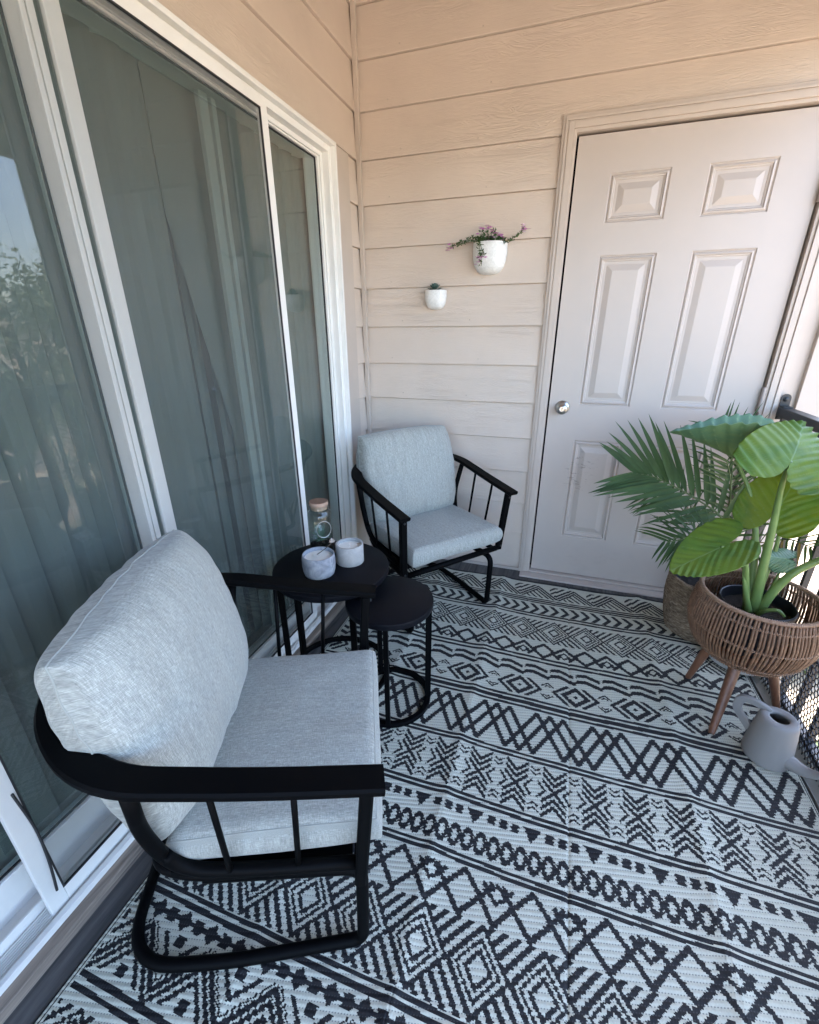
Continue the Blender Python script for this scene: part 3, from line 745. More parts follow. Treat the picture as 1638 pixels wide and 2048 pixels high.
# ------------------------------------------------------------------ cushions
def cushion(name, parent, W, D, H, crown, nw=40, nd=40, ns=8, seed=0, frame=None, rnd=.03, wr=.006, corner=0.0, uvs=1.0, puff=0.0, pip=True):
    """box cushion lying flat: W along x, D along y, H thick along z, centre at origin; frame maps local -> parent"""
    off = Vector((seed*3.7, seed*1.3, seed*7.1))
    def pt(u, v, s):               # u,v in [-1,1]; s=+1 top, -1 bottom
        # squircle plan
        ex = 1 - corner*(abs(u)**6)*(abs(v)**6)
        x = u*W/2*(1 - .018*(1-abs(v)**2)*0 ) ; y = v*D/2
        x *= 1; y *= 1
        if corner: 
            k = (abs(u)*abs(v))**5; k2 = (abs(u)*abs(v))**2.2; x *= 1+corner*k-.085*k2; y *= 1+corner*k-.085*k2
        e = (1-abs(u)**8)**.5 if True else 1
        du = min(1.0, (1-abs(u))*W/2/rnd); dv = min(1.0, (1-abs(v))*D/2/rnd)
        q = math.sqrt(max(0, 1-(1-du)**2))*math.sqrt(max(0, 1-(1-dv)**2))
        cr = crown*(1-u*u)*(1-v*v)
        hh = H/2
        if puff:
            t = ((1-abs(u)**2.6)*(1-abs(v)**2.6))
            hh = H*(.55 if s > 0 else .45)*(t**puff); z = s*hh
        else:
            z = s*(hh*(.72+.28*q) + cr)
        return Vector((x, y, z))
    mb = MB(); uv = []
    def grid(s):
        base = len(mb.v); vs = []
        for j in range(nd+1):
            for i in range(nw+1):
                a = -1+2*i/nw; b_ = -1+2*j/nd
                a = math.copysign(1-(1-abs(a))**1.35, a) if a else 0; b_ = math.copysign(1-(1-abs(b_))**1.35, b_) if b_ else 0
                p = pt(a, b_, s); vs.append(p); uv.append((p.x*uvs+seed, p.y*uvs+(.7 if s < 0 else 0)))
        fs = []
        for j in range(nd):
            for i in range(nw):
                k = j*(nw+1)+i; f = (k, k+1, k+nw+2, k+nw+1); fs.append(f if s > 0 else f[::-1])
        mb.add(vs, fs); return base
    t0 = grid(1); b0 = grid(-1)
    rim = [j for j in range(nw+1)] + [(k+1)*(nw+1)-1 for k in range(1, nd+1)] + [nd*(nw+1)+i for i in range(nw-1, -1, -1)] + [k*(nw+1) for k in range(nd-1, 0, -1)]
    n = len(rim)
    if not puff:
        prev = [t0+r for r in rim]
        L_ = 0
        for q in range(1, ns+1):
            tt = q/ns; cur = []
            if q < ns:
                vs = []
                for r_i, r in enumerate(rim):
                    a = Vector(mb.v[t0+r]); b_ = Vector(mb.v[b0+r]); p = a.lerp(b_, tt)
                    o = Vector((p.x/(W/2), p.y/(D/2), 0)); ax = abs(o.x)**8; ay = abs(o.y)**8
                    nn = Vector((math.copysign(ax, o.x), math.copysign(ay, o.y), 0)); nn = nn.normalized() if nn.length > 0 else nn
                    p += nn*(rnd*.55)*math.sin(math.pi*tt)**.6
                    vs.append(p); uv.append((r_i*.012*uvs, p.z*uvs+.3+seed))
                st = len(mb.v); mb.add(vs, []); cur = [st+k for k in range(n)]
            else: cur = [b0+r for r in rim]
            for k in range(n):
                l = (k+1) % n; mb.f.append((prev[k], cur[k], cur[l], prev[l])); mb.mi.append(0)
            prev = cur
    # wrinkles
    out = []
    for p in mb.v:
        p = Vector(p)
        w1 = noise.noise(p*6+off); w2 = noise.noise(Vector((p.x*22, p.y*9, p.z*14))+off*2)
        edge = max(abs(p.x)/(W/2), abs(p.y)/(D/2))
        k = wr*(w1*1.2 + w2*.45*(.4+edge))
        sgn = 1 if p.z >= 0 else -1
        if puff:
            # gathers radiating from the seam
            a = math.atan2(p.y, p.x); g_ = math.sin(a*26+3*noise.noise(p*9+off))*max(0, edge-.72)*wr*.9
            k += g_
        p = p + Vector((w2*wr*.4, w1*wr*.4, sgn*k)); out.append(frame @ p if frame else p)
    mb.v = [tuple(p) for p in out]
    o = mb.build(name, M['fabric'], parent, smooth=True)
    me = o.data; ul = me.uv_layers.new(name='UVMap'); vi = np.zeros(len(me.loops), np.int32); me.loops.foreach_get('vertex_index', vi)
    ul.data.foreach_set('uv', np.array(uv, np.float32)[vi].ravel())
    # piping along the seam(s)
    if pip:
        loops = [[out[t0+r] for r in rim]] if puff else [[out[t0+r] for r in rim], [out[b0+r] for r in rim]]
        s = MB()
        for lp in loops: s.tube(lp, .0018 if not puff else .0020, 6, closed=True)
        so_ = s.build('piping', M['fabric'], o, smooth=True)
    return o

# ------------------------------------------------------------------ lounge chairs
def chair_parts(root, seed, flop):
    bm = M['black_metal']
    # arm rail: one flat bar bent round the back
    half = fillet([(.289,.030,.612),(.297,-.18,.640),(.302,-.42,.682),(.17,-.548,.708),(0,-.556,.712)], [.10,.17,.10], 8)
    rail = half + [Vector((-p.x, p.y, p.z)) for p in reversed(half[:-1])]
    mb = MB(); mb.sweep_rect(rail, .052, .017, bev=.004); mb.build('arm_rail', bm, root, angle=35)
    for s in (-1, 1):
        mb = MB(); mb.sweep_rect([(s*.283, .002, .604),(s*.268, -.022, .316)], .024, .030, up=(1,0,0), bev=.004); mb.build('arm_post', bm, root, angle=35)
        # cantilever leg and runner
        P = [(s*.215,-.34,.282),(s*.228,-.022,.280),(s*.226,-.030,.0145),(s*.240,-.34,.0145),(s*.225,-.555,.0145),(0,-.568,.0145)]
        pts = fillet(P, [.045,.030,.10,.17], 8)
        mb = MB(); mb.tube(pts, .0135, 12); mb.build('leg', bm, root, smooth=True)
        mb = MB(); mb.tube([(s*.226,-.046,0),(s*.226,-.046,.004)], .012, 12); mb.tube([(s*.226,-.046,.0),(s*.236,-.33,.0)], .0015, 4); mb.build('foot_glide', M['black_plastic'], root)
        for zz in (.590, .338):
            yy = .002 - .024*(.604-zz)/.288; mb = MB(); mb.tube([(s*.268 + s*.015*(zz-.316)/.288, yy+.010, zz),(s*.268 + s*.015*(zz-.316)/.288, yy+.0175, zz)], .0045, 10); mb.build('bolt', M['rail_metal'], root)
        # side tube that sweeps up into the back upright
        pts = fillet([(s*.268,-.026,.366),(s*.266,-.20,.372),(s*.258,-.352,.380),(s*.270,-.388,.50),(s*.300,-.365,.662)], [.1,.07,.1], 8)
        mb = MB(); mb.tube(pts, .0125, 10); mb.build('side_tube', bm, root, smooth=True)
        for yt, yb in ((-.118,-.136),(-.250,-.260)):
            zt = .612 + .075*(-yt-.03)/.4; xt = .289+.012*min(1, -yt/.4)
            mb = MB(); mb.tube([(s*xt, yt, zt-.006),(s*.267, yb, .372)], .0055, 8); mb.build('spindle', bm, root, smooth=True)
    for xt in (-.19, -.065, .065, .19):
        mb = MB(); yt = -.55 if abs(xt) < .1 else -.53
        mb.tube([(xt, yt, .712),(xt*.9, -.43, .352)], .0052, 8); mb.build('spindle', bm, root, smooth=True)
    # seat frame
    fr = fillet([(.240,-.022,.322),(.240,-.34,.326),(.22,-.43,.340),(-.22,-.43,.340),(-.240,-.34,.326),(-.240,-.022,.322)], [.05,.06,.06,.05], 6)
    mb = MB(); mb.tube(fr, .011, 10); mb.tube([(-.255,-.022,.322),(.255,-.022,.322)], .0135, 10)
    mb.tube([(-.235,-.20,.300),(.235,-.20,.300)], .011, 8)
    mb.build('seat_frame', bm, root, smooth=True)
    mb = MB()
    mb.box(-.252, .252, -.375, -.036, .350, .366)
    mb.build('seat_webbing', bm, root)
    # cushions
    fr1 = Matrix.Translation((0, -.178, .410)) @ Matrix.Rotation(R(1.0), 4, 'X')
    c = cushion('seat_cushion', root, .482, .385, .084, .012, seed=seed, frame=fr1, rnd=.022, wr=.0045)
    fr2 = Matrix.Translation(flop[0]) @ Matrix.Rotation(flop[1], 4, 'Z') @ Matrix.Rotation(flop[2], 4, 'X') @ Matrix.Rotation(flop[3], 4, 'Y')
    c = cushion('back_cushion', root, .520, .445, .190, 0, nw=56, nd=56, seed=seed+1, frame=fr2, puff=.31, wr=.008, corner=.02)
def place_chair(origin, face, label, seed, flop):
    f = Vector((face[0], face[1], 0)).normalized(); rz = math.atan2(f.y, f.x) - math.pi/2
    r = empty('lounge_chair', (origin[0], origin[1], .004), label, 'chair', 'grey cushioned black metal lounge chairs', rz)
    chair_parts(r, seed, flop); return r
place_chair((.714, -1.665), (.913, .407), 'black metal lounge chair with grey cushions nearest the camera', 1, ((0, -.420, .647), 0, R(-79), 0))
place_chair((.699, -.636), (.768, -.640), 'black metal lounge chair with grey cushions in the wall corner', 4, ((0, -.420, .643), 0, R(-77), 0))

# ------------------------------------------------------------------ round nesting tables
def table(cx, cy, R_, H, label, angs, seed):
    r = empty('side_table', (cx, cy, .004), label, 'table', 'round black nesting side tables')
    mb = MB(); mb.lathe([(0,H),(R_-.003,H),(R_-.001,H-.001),(R_,H-.004),(R_,H-.020),(R_-.002,H-.024),(0,H-.024)], seg=80); mb.build('table_top', M['table_top'], r, angle=40)
    rr = R_-.016
    mb = MB(); mb.sweep_rect([(rr*math.cos(a), rr*math.sin(a), .009) for a in [2*math.pi*k/64 for k in range(64)]], .020, .018, closed=True, bev=.002)
    mb.build('base_ring', M['black_metal'], r, angle=35)
    for a in angs:
        a = R(a); mb = MB(); p = (rr*math.cos(a), rr*math.sin(a))
        mb.sweep_rect([(p[0],p[1],.014),(p[0],p[1],H-.024)], .016, .022, up=(math.cos(a), math.sin(a), 0), bev=.002); mb.build('leg', M['black_metal'], r, angle=35)
    return r
table(.325, -1.107, .213, .496, 'larger taller round black side table holding the candles', (205, 262, 330, 85), 0)
table(.580, -1.172, .153, .446, 'smaller lower round black side table tucked under the taller one', (15, 130, 190, 285), 1)

# ------------------------------------------------------------------ things on the table
TZ = .5005
c = empty('candle', (.313, -1.172, TZ), 'marbled blue grey concrete candle bowl with a dried flower resting on it', 'candle')
mb = MB(); mb.lathe([(0,0),(.047,0),(.052,.003),(.0565,.018),(.059,.040),(.0585,.060),(.0565,.078),(.055,.080),(.052,.0795),(.0505,.076),(.050,.066),(0,.066)], seg=48); mb.build('vessel', M['concrete_blue'], c, angle=50)
mb = MB(); mb.lathe([(0,.0675),(.03,.068),(.0495,.0675)], seg=40); mb.build('wax', M['wax'], c, smooth=True)
c = empty('candle', (.377, -1.054, TZ), 'plain grey concrete cylinder candle with smooth white wax', 'candle')
mb = MB(); mb.lathe([(0,0),(.0505,0),(.052,.002),(.052,.074),(.0505,.0755),(.0455,.0755),(.0435,.074),(.0435,.060),(0,.060)], seg=48); mb.build('vessel', M['concrete_grey'], c, angle=50)
mb = MB(); mb.lathe([(0,.0625),(.01,.063),(.030,.0625),(.0433,.0625)], seg=40); mb.build('wax', M['wax'], c, smooth=True)
mb = MB(); mb.tube([(0,0,.062),(.0008,0,.068),(.001,.001,.072)], .0011, 6); mb.build('wick', M['wax'], c)
f = empty('dried_flower', (.313, -1.172, TZ+.066), 'dried flower pick with pale petals lying across the blue grey candle', 'flower')
mb = MB(); mb.tube([(-.004,-.008,.010),(.018,.018,.026),(.036,.036,.044)], .0016, 6); mb.build('stem', M['bark'], f)
def blob_petals(mb, c, r, n, up=.4, mi=0):
    for k in range(n):
        a = 2*math.pi*k/n + random.uniform(-.2,.2); d = Vector((math.cos(a), math.sin(a), up)).normalized(); s = d.cross(Vector((0,0,1))).normalized()
        u = s.cross(d); p = Vector(c)
        mb.add([p, p+d*r*.5+s*r*.34+u*.001, p+d*r+u*r*.15, p+d*r*.5-s*r*.34+u*.001], [(0,1,2,3)], mi)
mb = MB()
for q in range(3): blob_petals(mb, (.038, .038, .046+q*.003), .014-.002*q, 6, .2+.5*q)
mb.build('petals', M['petal_cream'], f)
mb = MB()
for q in range(6):
    a = q*1.05; mb.tube([(-.004,-.008,.012),(-.004+.014*math.cos(a), -.008+.014*math.sin(a), .012+.008*math.sin(q*2))], [.0022,.0006], 5)
mb.build('foil_leaves', M['wire'], f)
# terrarium jar
j = empty('terrarium_jar', (.229, -1.000, TZ), 'clear glass jar with cork lid holding a small air plant', 'jar')
mb = MB(); mb.lathe([(0,.001),(.044,.001),(.047,.004),(.047,.150),(.044,.162),(.036,.170),(.0355,.174),(.038,.177),(.0355,.181),(.0355,.188),(.0375,.190),(.035,.192),(.0335,.190),(.0335,.172),(.042,.160),(.0448,.148),(.0448,.006),(0,.005)], seg=48); mb.build('glass', M['jar_glass'], j, smooth=True)
mb = MB(); mb.lathe([(0,.176),(.032,.176),(.0338,.192),(.0355,.194),(.0358,.204),(.0345,.206)], seg=40, mi=0); mb.lathe([(.0345,.206),(0,.2065)], seg=40, mi=1)
mb.build('cork_lid', [M['cork_side'], M['cork']], j, angle=40)
mb = MB(); mb.lathe([(0,.006),(.043,.006),(.043,.030),(.03,.036),(0,.038)], seg=32)
mb.v = [(x, y, z+(.008*noise.noise(Vector((x*60,y*60,z*60))) if z > .02 else 0)) for x, y, z in mb.v]; mb.build('soil', M['soil'], j, smooth=True)
mb = MB()
for k in range(46):
    a = random.uniform(0, 6.28); el = random.uniform(.3, 1.4); ln = random.uniform(.02, .05) if k < 38 else random.uniform(.05,.08)
    b0 = Vector((-.006+.004*math.cos(a), .002+.004*math.sin(a), .036+random.uniform(0,.025)))
    d = Vector((math.cos(a)*math.cos(el), math.sin(a)*math.cos(el), math.sin(el)))
    P = [b0, b0+d*ln*.5, b0+d*ln+Vector((0,0,-.004))]
    P = [Vector((max(-.038,min(.038,p.x)), max(-.038,min(.038,p.y)), p.z)) for p in P]
    mb.tube(spline(P, 3), [.0016,.0015,.0013,.0011,.0009,.0006,.0003], 4)
mb.build('air_plant', M['airplant'], j)
mb = MB(); ring = []
for k in range(40):
    a = 2*math.pi*k/40; ring.append((.047+.004+.002*math.cos(a*2), .0+.0, 0))
ring = [(.033+.028*math.cos(a)*.707, -.033+.028*math.cos(a)*.707, .105+.034*math.sin(a)) for a in [2*math.pi*k/36 for k in range(36)]]
mb.tube(ring, .0011, 6, closed=True); mb.tube([(p[0]+.002, p[1]-.002, p[2]*.97+.005) for p in ring], .0009, 6, closed=True); mb.build('wire_loop', M['wire'], j, smooth=True)
st = MB(); st.lathe([(0,0),(.012,.001),(.016,.008),(.013,.016),(.006,.020),(0,.021)], seg=14)
st.v = [(x*(1+.25*noise.noise(Vector((x*50,y*50,z*50+3)))), y*(1.2), z) for x, y, z in st.v]
so = st.build('pebble', M['stone'], None, smooth=True); so.location = (.292, -1.062, TZ); tag(so, 'small pale stone on the table between jar and candles', 'stone')

# ------------------------------------------------------------------ wall pots
def wall_pot(x, z0, z1, r, depth, label, cat='planter'):
    p = empty('wall_planter', (x, -.013, z0), label, cat)
    H = z1-z0; mb = MB(); n = 28; prof = [(.0,0),(.30,.003),(.62,.05*H/.13*.4+.004),(.82,.030),(.94,.055),(1.0,.09),(1.0,H)]
    prof = [(.02,0),(.45,.004*H/.13),(.70,.016*H/.13),(.86,.034*H/.13),(.96,.062*H/.13),(1.0,.09*H/.13),(1.0,H-.002),(.985,H),(.93,H),(.915,H-.003),(.90,H-.03)]
    vs = []
    for (s, z) in prof:
        for k in range(n+1):
            a = math.pi + math.pi*k/n
            cx = abs(math.cos(a))**.8*math.copysign(1, math.cos(a)); cy = abs(math.sin(a))**.85
            vs.append((r*s*cx, -depth*s*cy, z))
    fs = []
    for i in range(len(prof)-1):
        for k in range(n): a = i*(n+1)+k; fs.append((a, a+1, a+n+2, a+n+1))
    mb.add(vs, fs)
    mb.build('pot', M['pot_white'], p, angle=50)
    m2 = MB(); vs = [(0,-.001,H-.014)]
    for k in range(n+1):
        a = math.pi + math.pi*k/n; vs.append((r*.91*math.cos(a), -depth*.91*abs(math.sin(a)), H-.014))
    m2.add(vs, [(0,k+1,k+2) for k in range(n)]); m2.build('soil', M['soil'], p)
    return p, H
p1, H1 = wall_pot(.668, 1.548, 1.678, .079, .088, 'larger white half round wall pot with pink flowering plant')
p2, H2 = wall_pot(.410, 1.402, 1.490, .054, .060, 'smaller white half round wall pot with a grey green succulent')
# flowering plant
stems = MB(); leaves = MB()
def sprig(P, n, leaf=.013, flower=True, nf=7):
    S = spline(P, 6); stems.tube(S, .0012, 5)
    for k in range(n):
        t = (k+.5)/n; p = S[int(t*(len(S)-1))]; 
        for _ in range(3):
            d = Vector((random.gauss(0,1), random.gauss(0,1), random.gauss(.3,1))).normalized(); s = d.cross(Vector((random.random(),random.random(),random.random()))).normalized()
            q = p + Vector((random.gauss(0,.003),)*3); ln = leaf*random.uniform(.7,1.3)
            leaves.add([q, q+d*ln*.5+s*ln*.22, q+d*ln, q+d*ln*.5-s*ln*.22], [(0,1,2,3)])
    if flower and nf:
        e = S[-1]; fl = MB()
        for _ in range(nf):
            q = e + Vector((random.gauss(0,.008), random.gauss(0,.005), random.gauss(0,.007)))
            blob_petals(fl, q, random.uniform(.011,.016), 5, random.uniform(-.6,.6), 0 if random.random() < .72 else 1)
        fl.build('flower_cluster', [M['flower'], M['flower_white']], p1)
T = H1-.01
sprig([(-.03,-.04,T),(-.08,-.05,T+.018),(-.13,-.055,T+.008),(-.185,-.05,T+.0)], 26)
sprig([(-.02,-.05,T),(-.06,-.06,T+.03),(-.11,-.06,T+.02),(-.15,-.06,T+.012)], 20, flower=False)
sprig([(.04,-.04,T),(.09,-.05,T+.012),(.13,-.055,T+.03),(.152,-.05,T+.052)], 20, nf=9)
sprig([(.04,-.04,T),(.09,-.05,T+.01),(.115,-.055,T+.01)], 12, flower=False)
sprig([(-.02,-.06,T),(-.035,-.085,T+.012),(-.034,-.096,T-.025),(-.028,-.094,T-.06)], 16, nf=5)
sprig([(-.02,-.06,T),(-.035,-.085,T+.01),(-.02,-.098,T-.03),(-.010,-.094,T-.05)], 12, nf=3)
sprig([(-.03,-.08,T-.04),(-.022,-.095,T-.06),(-.022,-.09,T-.088)], 5, nf=2)
for (dx, dz, nf) in ((-.03,.06,5),(-.01,.055,4),(.012,.045,6),(.02,.03,6),(.045,.028,6),(.055,.02,5),(.0,.02,3),(-.05,.03,0),(.03,.06,0),(-.06,.035,0),(-.015,.035,0),(-.04,.045,0)):
    sprig([(dx*.3,-.045,T-.005),(dx*.7,-.05+random.uniform(-.02,.02),T+dz*.5),(dx,-.05+random.uniform(-.025,.02),T+dz)], 11, flower=nf > 0, nf=nf)
for _ in range(260):
    q = Vector((random.uniform(-.07,.07), random.uniform(-.07,-.01), T+random.uniform(0,.022))); d = Vector((random.gauss(0,1), random.gauss(0,1), random.gauss(.6,.8))).normalized(); s = d.cross(Vector((random.random(),.3,random.random()))).normalized(); ln = random.uniform(.009,.016)
    leaves.add([q, q+d*ln*.5+s*ln*.25, q+d*ln, q+d*ln*.5-s*ln*.25], [(0,1,2,3)])
stems.build('stems', M['palm_stem'], p1); leaves.build('foliage', M['small_leaf'], p1);
su = MB(); T = H2+.000
for ring_, (n, r_, el, ln) in enumerate(((12,.004,15,.036),(11,.003,38,.032),(9,.002,58,.027),(6,.001,76,.020))):
    for k in range(n):
        a = 2*math.pi*k/n + ring_*.4; e = R(el+random.uniform(-5,5)); d = Vector((math.cos(a)*math.cos(e), math.sin(a)*math.cos(e)*.75, math.sin(e)))
        b0 = Vector((0,-.030,T+.003*ring_)) + d*.004; s = d.cross(Vector((0,0,1))).normalized(); u = s.cross(d)
        w = .0062; vs = [b0+s*.002, b0-s*.002, b0+d*ln*.6+s*w, b0+d*ln*.6-s*w, b0+d*ln, b0+d*ln*.5-u*.004]
        su.add(vs, [(0,2,5),(2,4,5),(4,3,5),(3,1,5),(0,1,3,2),(2,3,4)])
su.build('succulent', M['succulent'], p2, smooth=False)

# ------------------------------------------------------------------ railing
rl = empty('balcony_railing', (1.98, 0, 0), 'dark grey metal balcony railing with black hexagonal mesh along the bottom', 'railing')
def UR(o): return under(o, rl)
mb = MB(); mb.box(1.958, 2.002, -4.18, -.028, .955, .995); UR(mb.build('top_rail', M['rail_metal'], rl, bevel=.003))
mb = MB(); mb.box(1.966, 1.994, -4.18, -.02, .012, .040); UR(mb.build('bottom_rail', M['rail_metal'], rl, bevel=.002))
mb = MB(); mb.box(1.969, 1.991, -4.18, -.028, .885, .905); UR(mb.build('upper_rail', M['rail_metal'], rl, bevel=.002))
k = 0; y = -.06
while y > -4.15:
    mb = MB(); mb.box(1.971, 1.989, y-.009, y+.009, .040, .955); UR(mb.build('baluster', M['rail_metal'], rl)); y -= .1105; k += 1
mb = MB(); mb.box(1.962, 1.998, -.028, -.0225, .94, 1.03); mb.box(1.962, 1.998, -.075, -.028, .9955, .9995)
n = 16; vs = [(1.98+.018*math.cos(math.pi*k/n), yy, 1.03+.018*math.sin(math.pi*k/n)) for yy in (-.028,-.0225) for k in range(n+1)]
mb.add(vs, [tuple(range(n+1)), tuple(reversed(range(n+1, 2*n+2)))] + [(k, k+n+1, k+n+2, k+1) for k in range(n)])
br = UR(mb.build('bracket', M['rail_metal'], rl))
mb = MB(); mb.lathe([(0,0),(.010,0),(.010,.004),(.006,.006),(.006,.010),(0,.011)], seg=12); mb.v = [(1.98+x, -.028-z, 1.026+y) for x, y, z in mb.v]
q = mb.build('bolt', M['rail_metal'], br, angle=40); q.matrix_parent_inverse = Matrix.Identity(4)
mb = MB(); mb.box(.02, 1.958, -4.20, -4.16, .955, .995); UR(mb.build('end_top_rail', M['rail_metal'], rl))
mb = MB(); mb.box(.02, 1.958, -4.194, -4.166, .012, .040); UR(mb.build('end_bottom_rail', M['rail_metal'], rl))
for k in range(17):
    mb = MB(); mb.box(.1+k*.1105-.009, .1+k*.1105+.009, -4.189, -4.171, .040, .955); UR(mb.build('baluster', M['rail_metal'], rl))
# hexagonal plastic mesh fixed inside the balusters
mb = MB(); a = .0115; xm = 1.958; tw = .0018
rows = int(.30/(a*1.5)); colsN = int(2.6/(a*1.732))
def strand(p, q_):
    d = Vector((0, q_[0]-p[0], q_[1]-p[1])); dn = Vector((0, -d.z, d.y)).normalized()*tw
    A = Vector((xm, p[0], p[1])); B = Vector((xm, q_[0], q_[1])); ex = Vector((.0022, 0, 0))
    mb.add([A-dn, A+dn, B+dn, B-dn, A-dn-ex, A+dn-ex, B+dn-ex, B-dn-ex], [(0,1,2,3),(7,6,5,4),(0,3,7,4),(1,5,6,2)])
for r_ in range(rows):
    for c_ in range(colsN):
        cy = -(c_*a*1.732 + (a*.866 if r_ % 2 else 0)) - .03; cz = .006 + r_*a*1.5
        P = [(cy + a*math.sin(R(60*k)), cz + a*math.cos(R(60*k))) for k in range(6)]
        strand(P[0], P[1]); strand(P[1], P[2]); strand(P[5], P[0])
mb.box(xm-.0025, xm+.001, -2.63, -.03, .295, .301)
UR(mb.build('mesh_guard', M['black_plastic'], rl))

# ------------------------------------------------------------------ planters
bp = empty('rattan_planter', (1.785, -.790, .004), 'round brown rattan basket planter raised on wooden legs', 'planter')
def bowl(t):    # t 0 bottom .. 1 rim : radius, height
    pts = [(0,.105,.232),(.12,.135,.240),(.28,.166,.275),(.45,.186,.325),(.62,.192,.370),(.8,.185,.420),(1,.172,.468)]
    for (a0,r0,z0),(a1,r1,z1) in zip(pts[:-1], pts[1:]):
        if t <= a1: k = (t-a0)/(a1-a0); return r0+(r1-r0)*k, z0+(z1-z0)*k
    return pts[-1][1:]
mb = MB(); NR = 104
for k in range(NR):
    if k % 12 == 11: pass
    a = 2*math.pi*k/NR + random.uniform(-.01,.01); P = []
    for q in range(13):
        r_, z_ = bowl(q/12); wv = random.uniform(-.0012,.0012); P.append(((r_+wv)*math.cos(a+.006*math.sin(q)), (r_+wv)*math.sin(a+.006*math.sin(q)), z_))
    mb.tube(P, .0040, 6)
rods = mb.build('basket_rods', M['rattan'], bp, smooth=True)
mb = MB()
def ringz(t, dr, rad, n=120, wob=0, ph=0, cnt=NR):
    r_, z_ = bowl(t); return [((r_+dr+wob*math.cos(cnt*a/2+ph))*math.cos(a), (r_+dr+wob*math.cos(cnt*a/2+ph))*math.sin(a), z_+wob*.7*math.sin(cnt*a/2+ph)) for a in [2*math.pi*k/n for k in range(n)]]
for t in (.86, .58, .27, .12):
    for ph in (0, math.pi): mb.tube(ringz(t, .0, .001, 336, .0052, ph, NR*2), .0017, 5, closed=True)
mb.build('basket_ties', M['rattan_tie'], bp, smooth=True)
mb = MB(); mb.tube(ringz(1.0, 0, 0, 96), .0065, 10, closed=True)
for q in range(170):
    a = 2*math.pi*q/170; r_, z_ = bowl(1.0); c_ = Vector((r_*math.cos(a), r_*math.sin(a), z_)); rad_ = Vector((math.cos(a), math.sin(a), 0))
    P = [c_ + rad_*.0075*math.cos(b) + Vector((0,0,1))*.0075*math.sin(b) + Vector((-math.sin(a), math.cos(a), 0))*.0012*b for b in [R(x) for x in (-60,0,60,120,180,240)]]
    mb.tube(P, .0012, 4)
mb.build('basket_rim', M['rattan_tie'], bp, smooth=True)
mb = MB(); mb.lathe([(0,.226),(.104,.226),(.110,.230),(.110,.240),(.104,.243),(0,.243)], seg=48); mb.build('basket_base', M['walnut'], bp, angle=40)
for (fx, fy) in ((1.693,-.982),(1.677,-.700),(1.950,-.800),(1.87,-.63)):
    if (fx, fy) == (1.87,-.63): continue
    dx, dy = fx-1.785, fy+.790; n_ = math.hypot(dx, dy)
    top = (dx/n_*.085, dy/n_*.085, .236); mb = MB(); mb.tube([(dx, dy, .002), (dx*.97, dy*.97, .006), (dx*.5+top[0]*.5, dy*.5+top[1]*.5, .12), top], [.0095,.011,.0155,.0195], 16); mb.build('leg', M['walnut'], bp, angle=50)
# nursery pot inside with soil
gp = empty('nursery_pot', (1.793, -.765, .250), 'ribbed black plastic nursery pot inside the raised rattan basket', 'pot')
mb = MB(); mb.lathe([(0,0),(.085,0),(.088,.003),(.098,.10),(.100,.115),(.100,.122),(.102,.124),(.102,.134),(.104,.136),(.104,.148),(.106,.150),(.106,.162),(.112,.165),(.112,.178),(.109,.181),(.106,.179),(.104,.16),(.094,.05),(.0,.04)], seg=64); mb.build('pot', M['black_plastic'], gp, angle=35)
mb = MB(); n = 22; vs = [(0,0,.150)]
for i in range(1, 8):
    for k in range(n):
        a = 2*math.pi*k/n; r_ = .104*i/7; vs.append((r_*math.cos(a), r_*math.sin(a), .143+.010*noise.noise(Vector((r_*40*math.cos(a), r_*40*math.sin(a), 1)))))
fs = [(0, k+1, (k+1) % n+1) for k in range(n)]
for i in range(6):
    for k in range(n): l = (k+1) % n; fs.append((1+i*n+k, 1+(i+1)*n+k, 1+(i+1)*n+l, 1+i*n+l))
mb.add(vs, fs); mb.build('soil', M['soil'], gp, smooth=True)

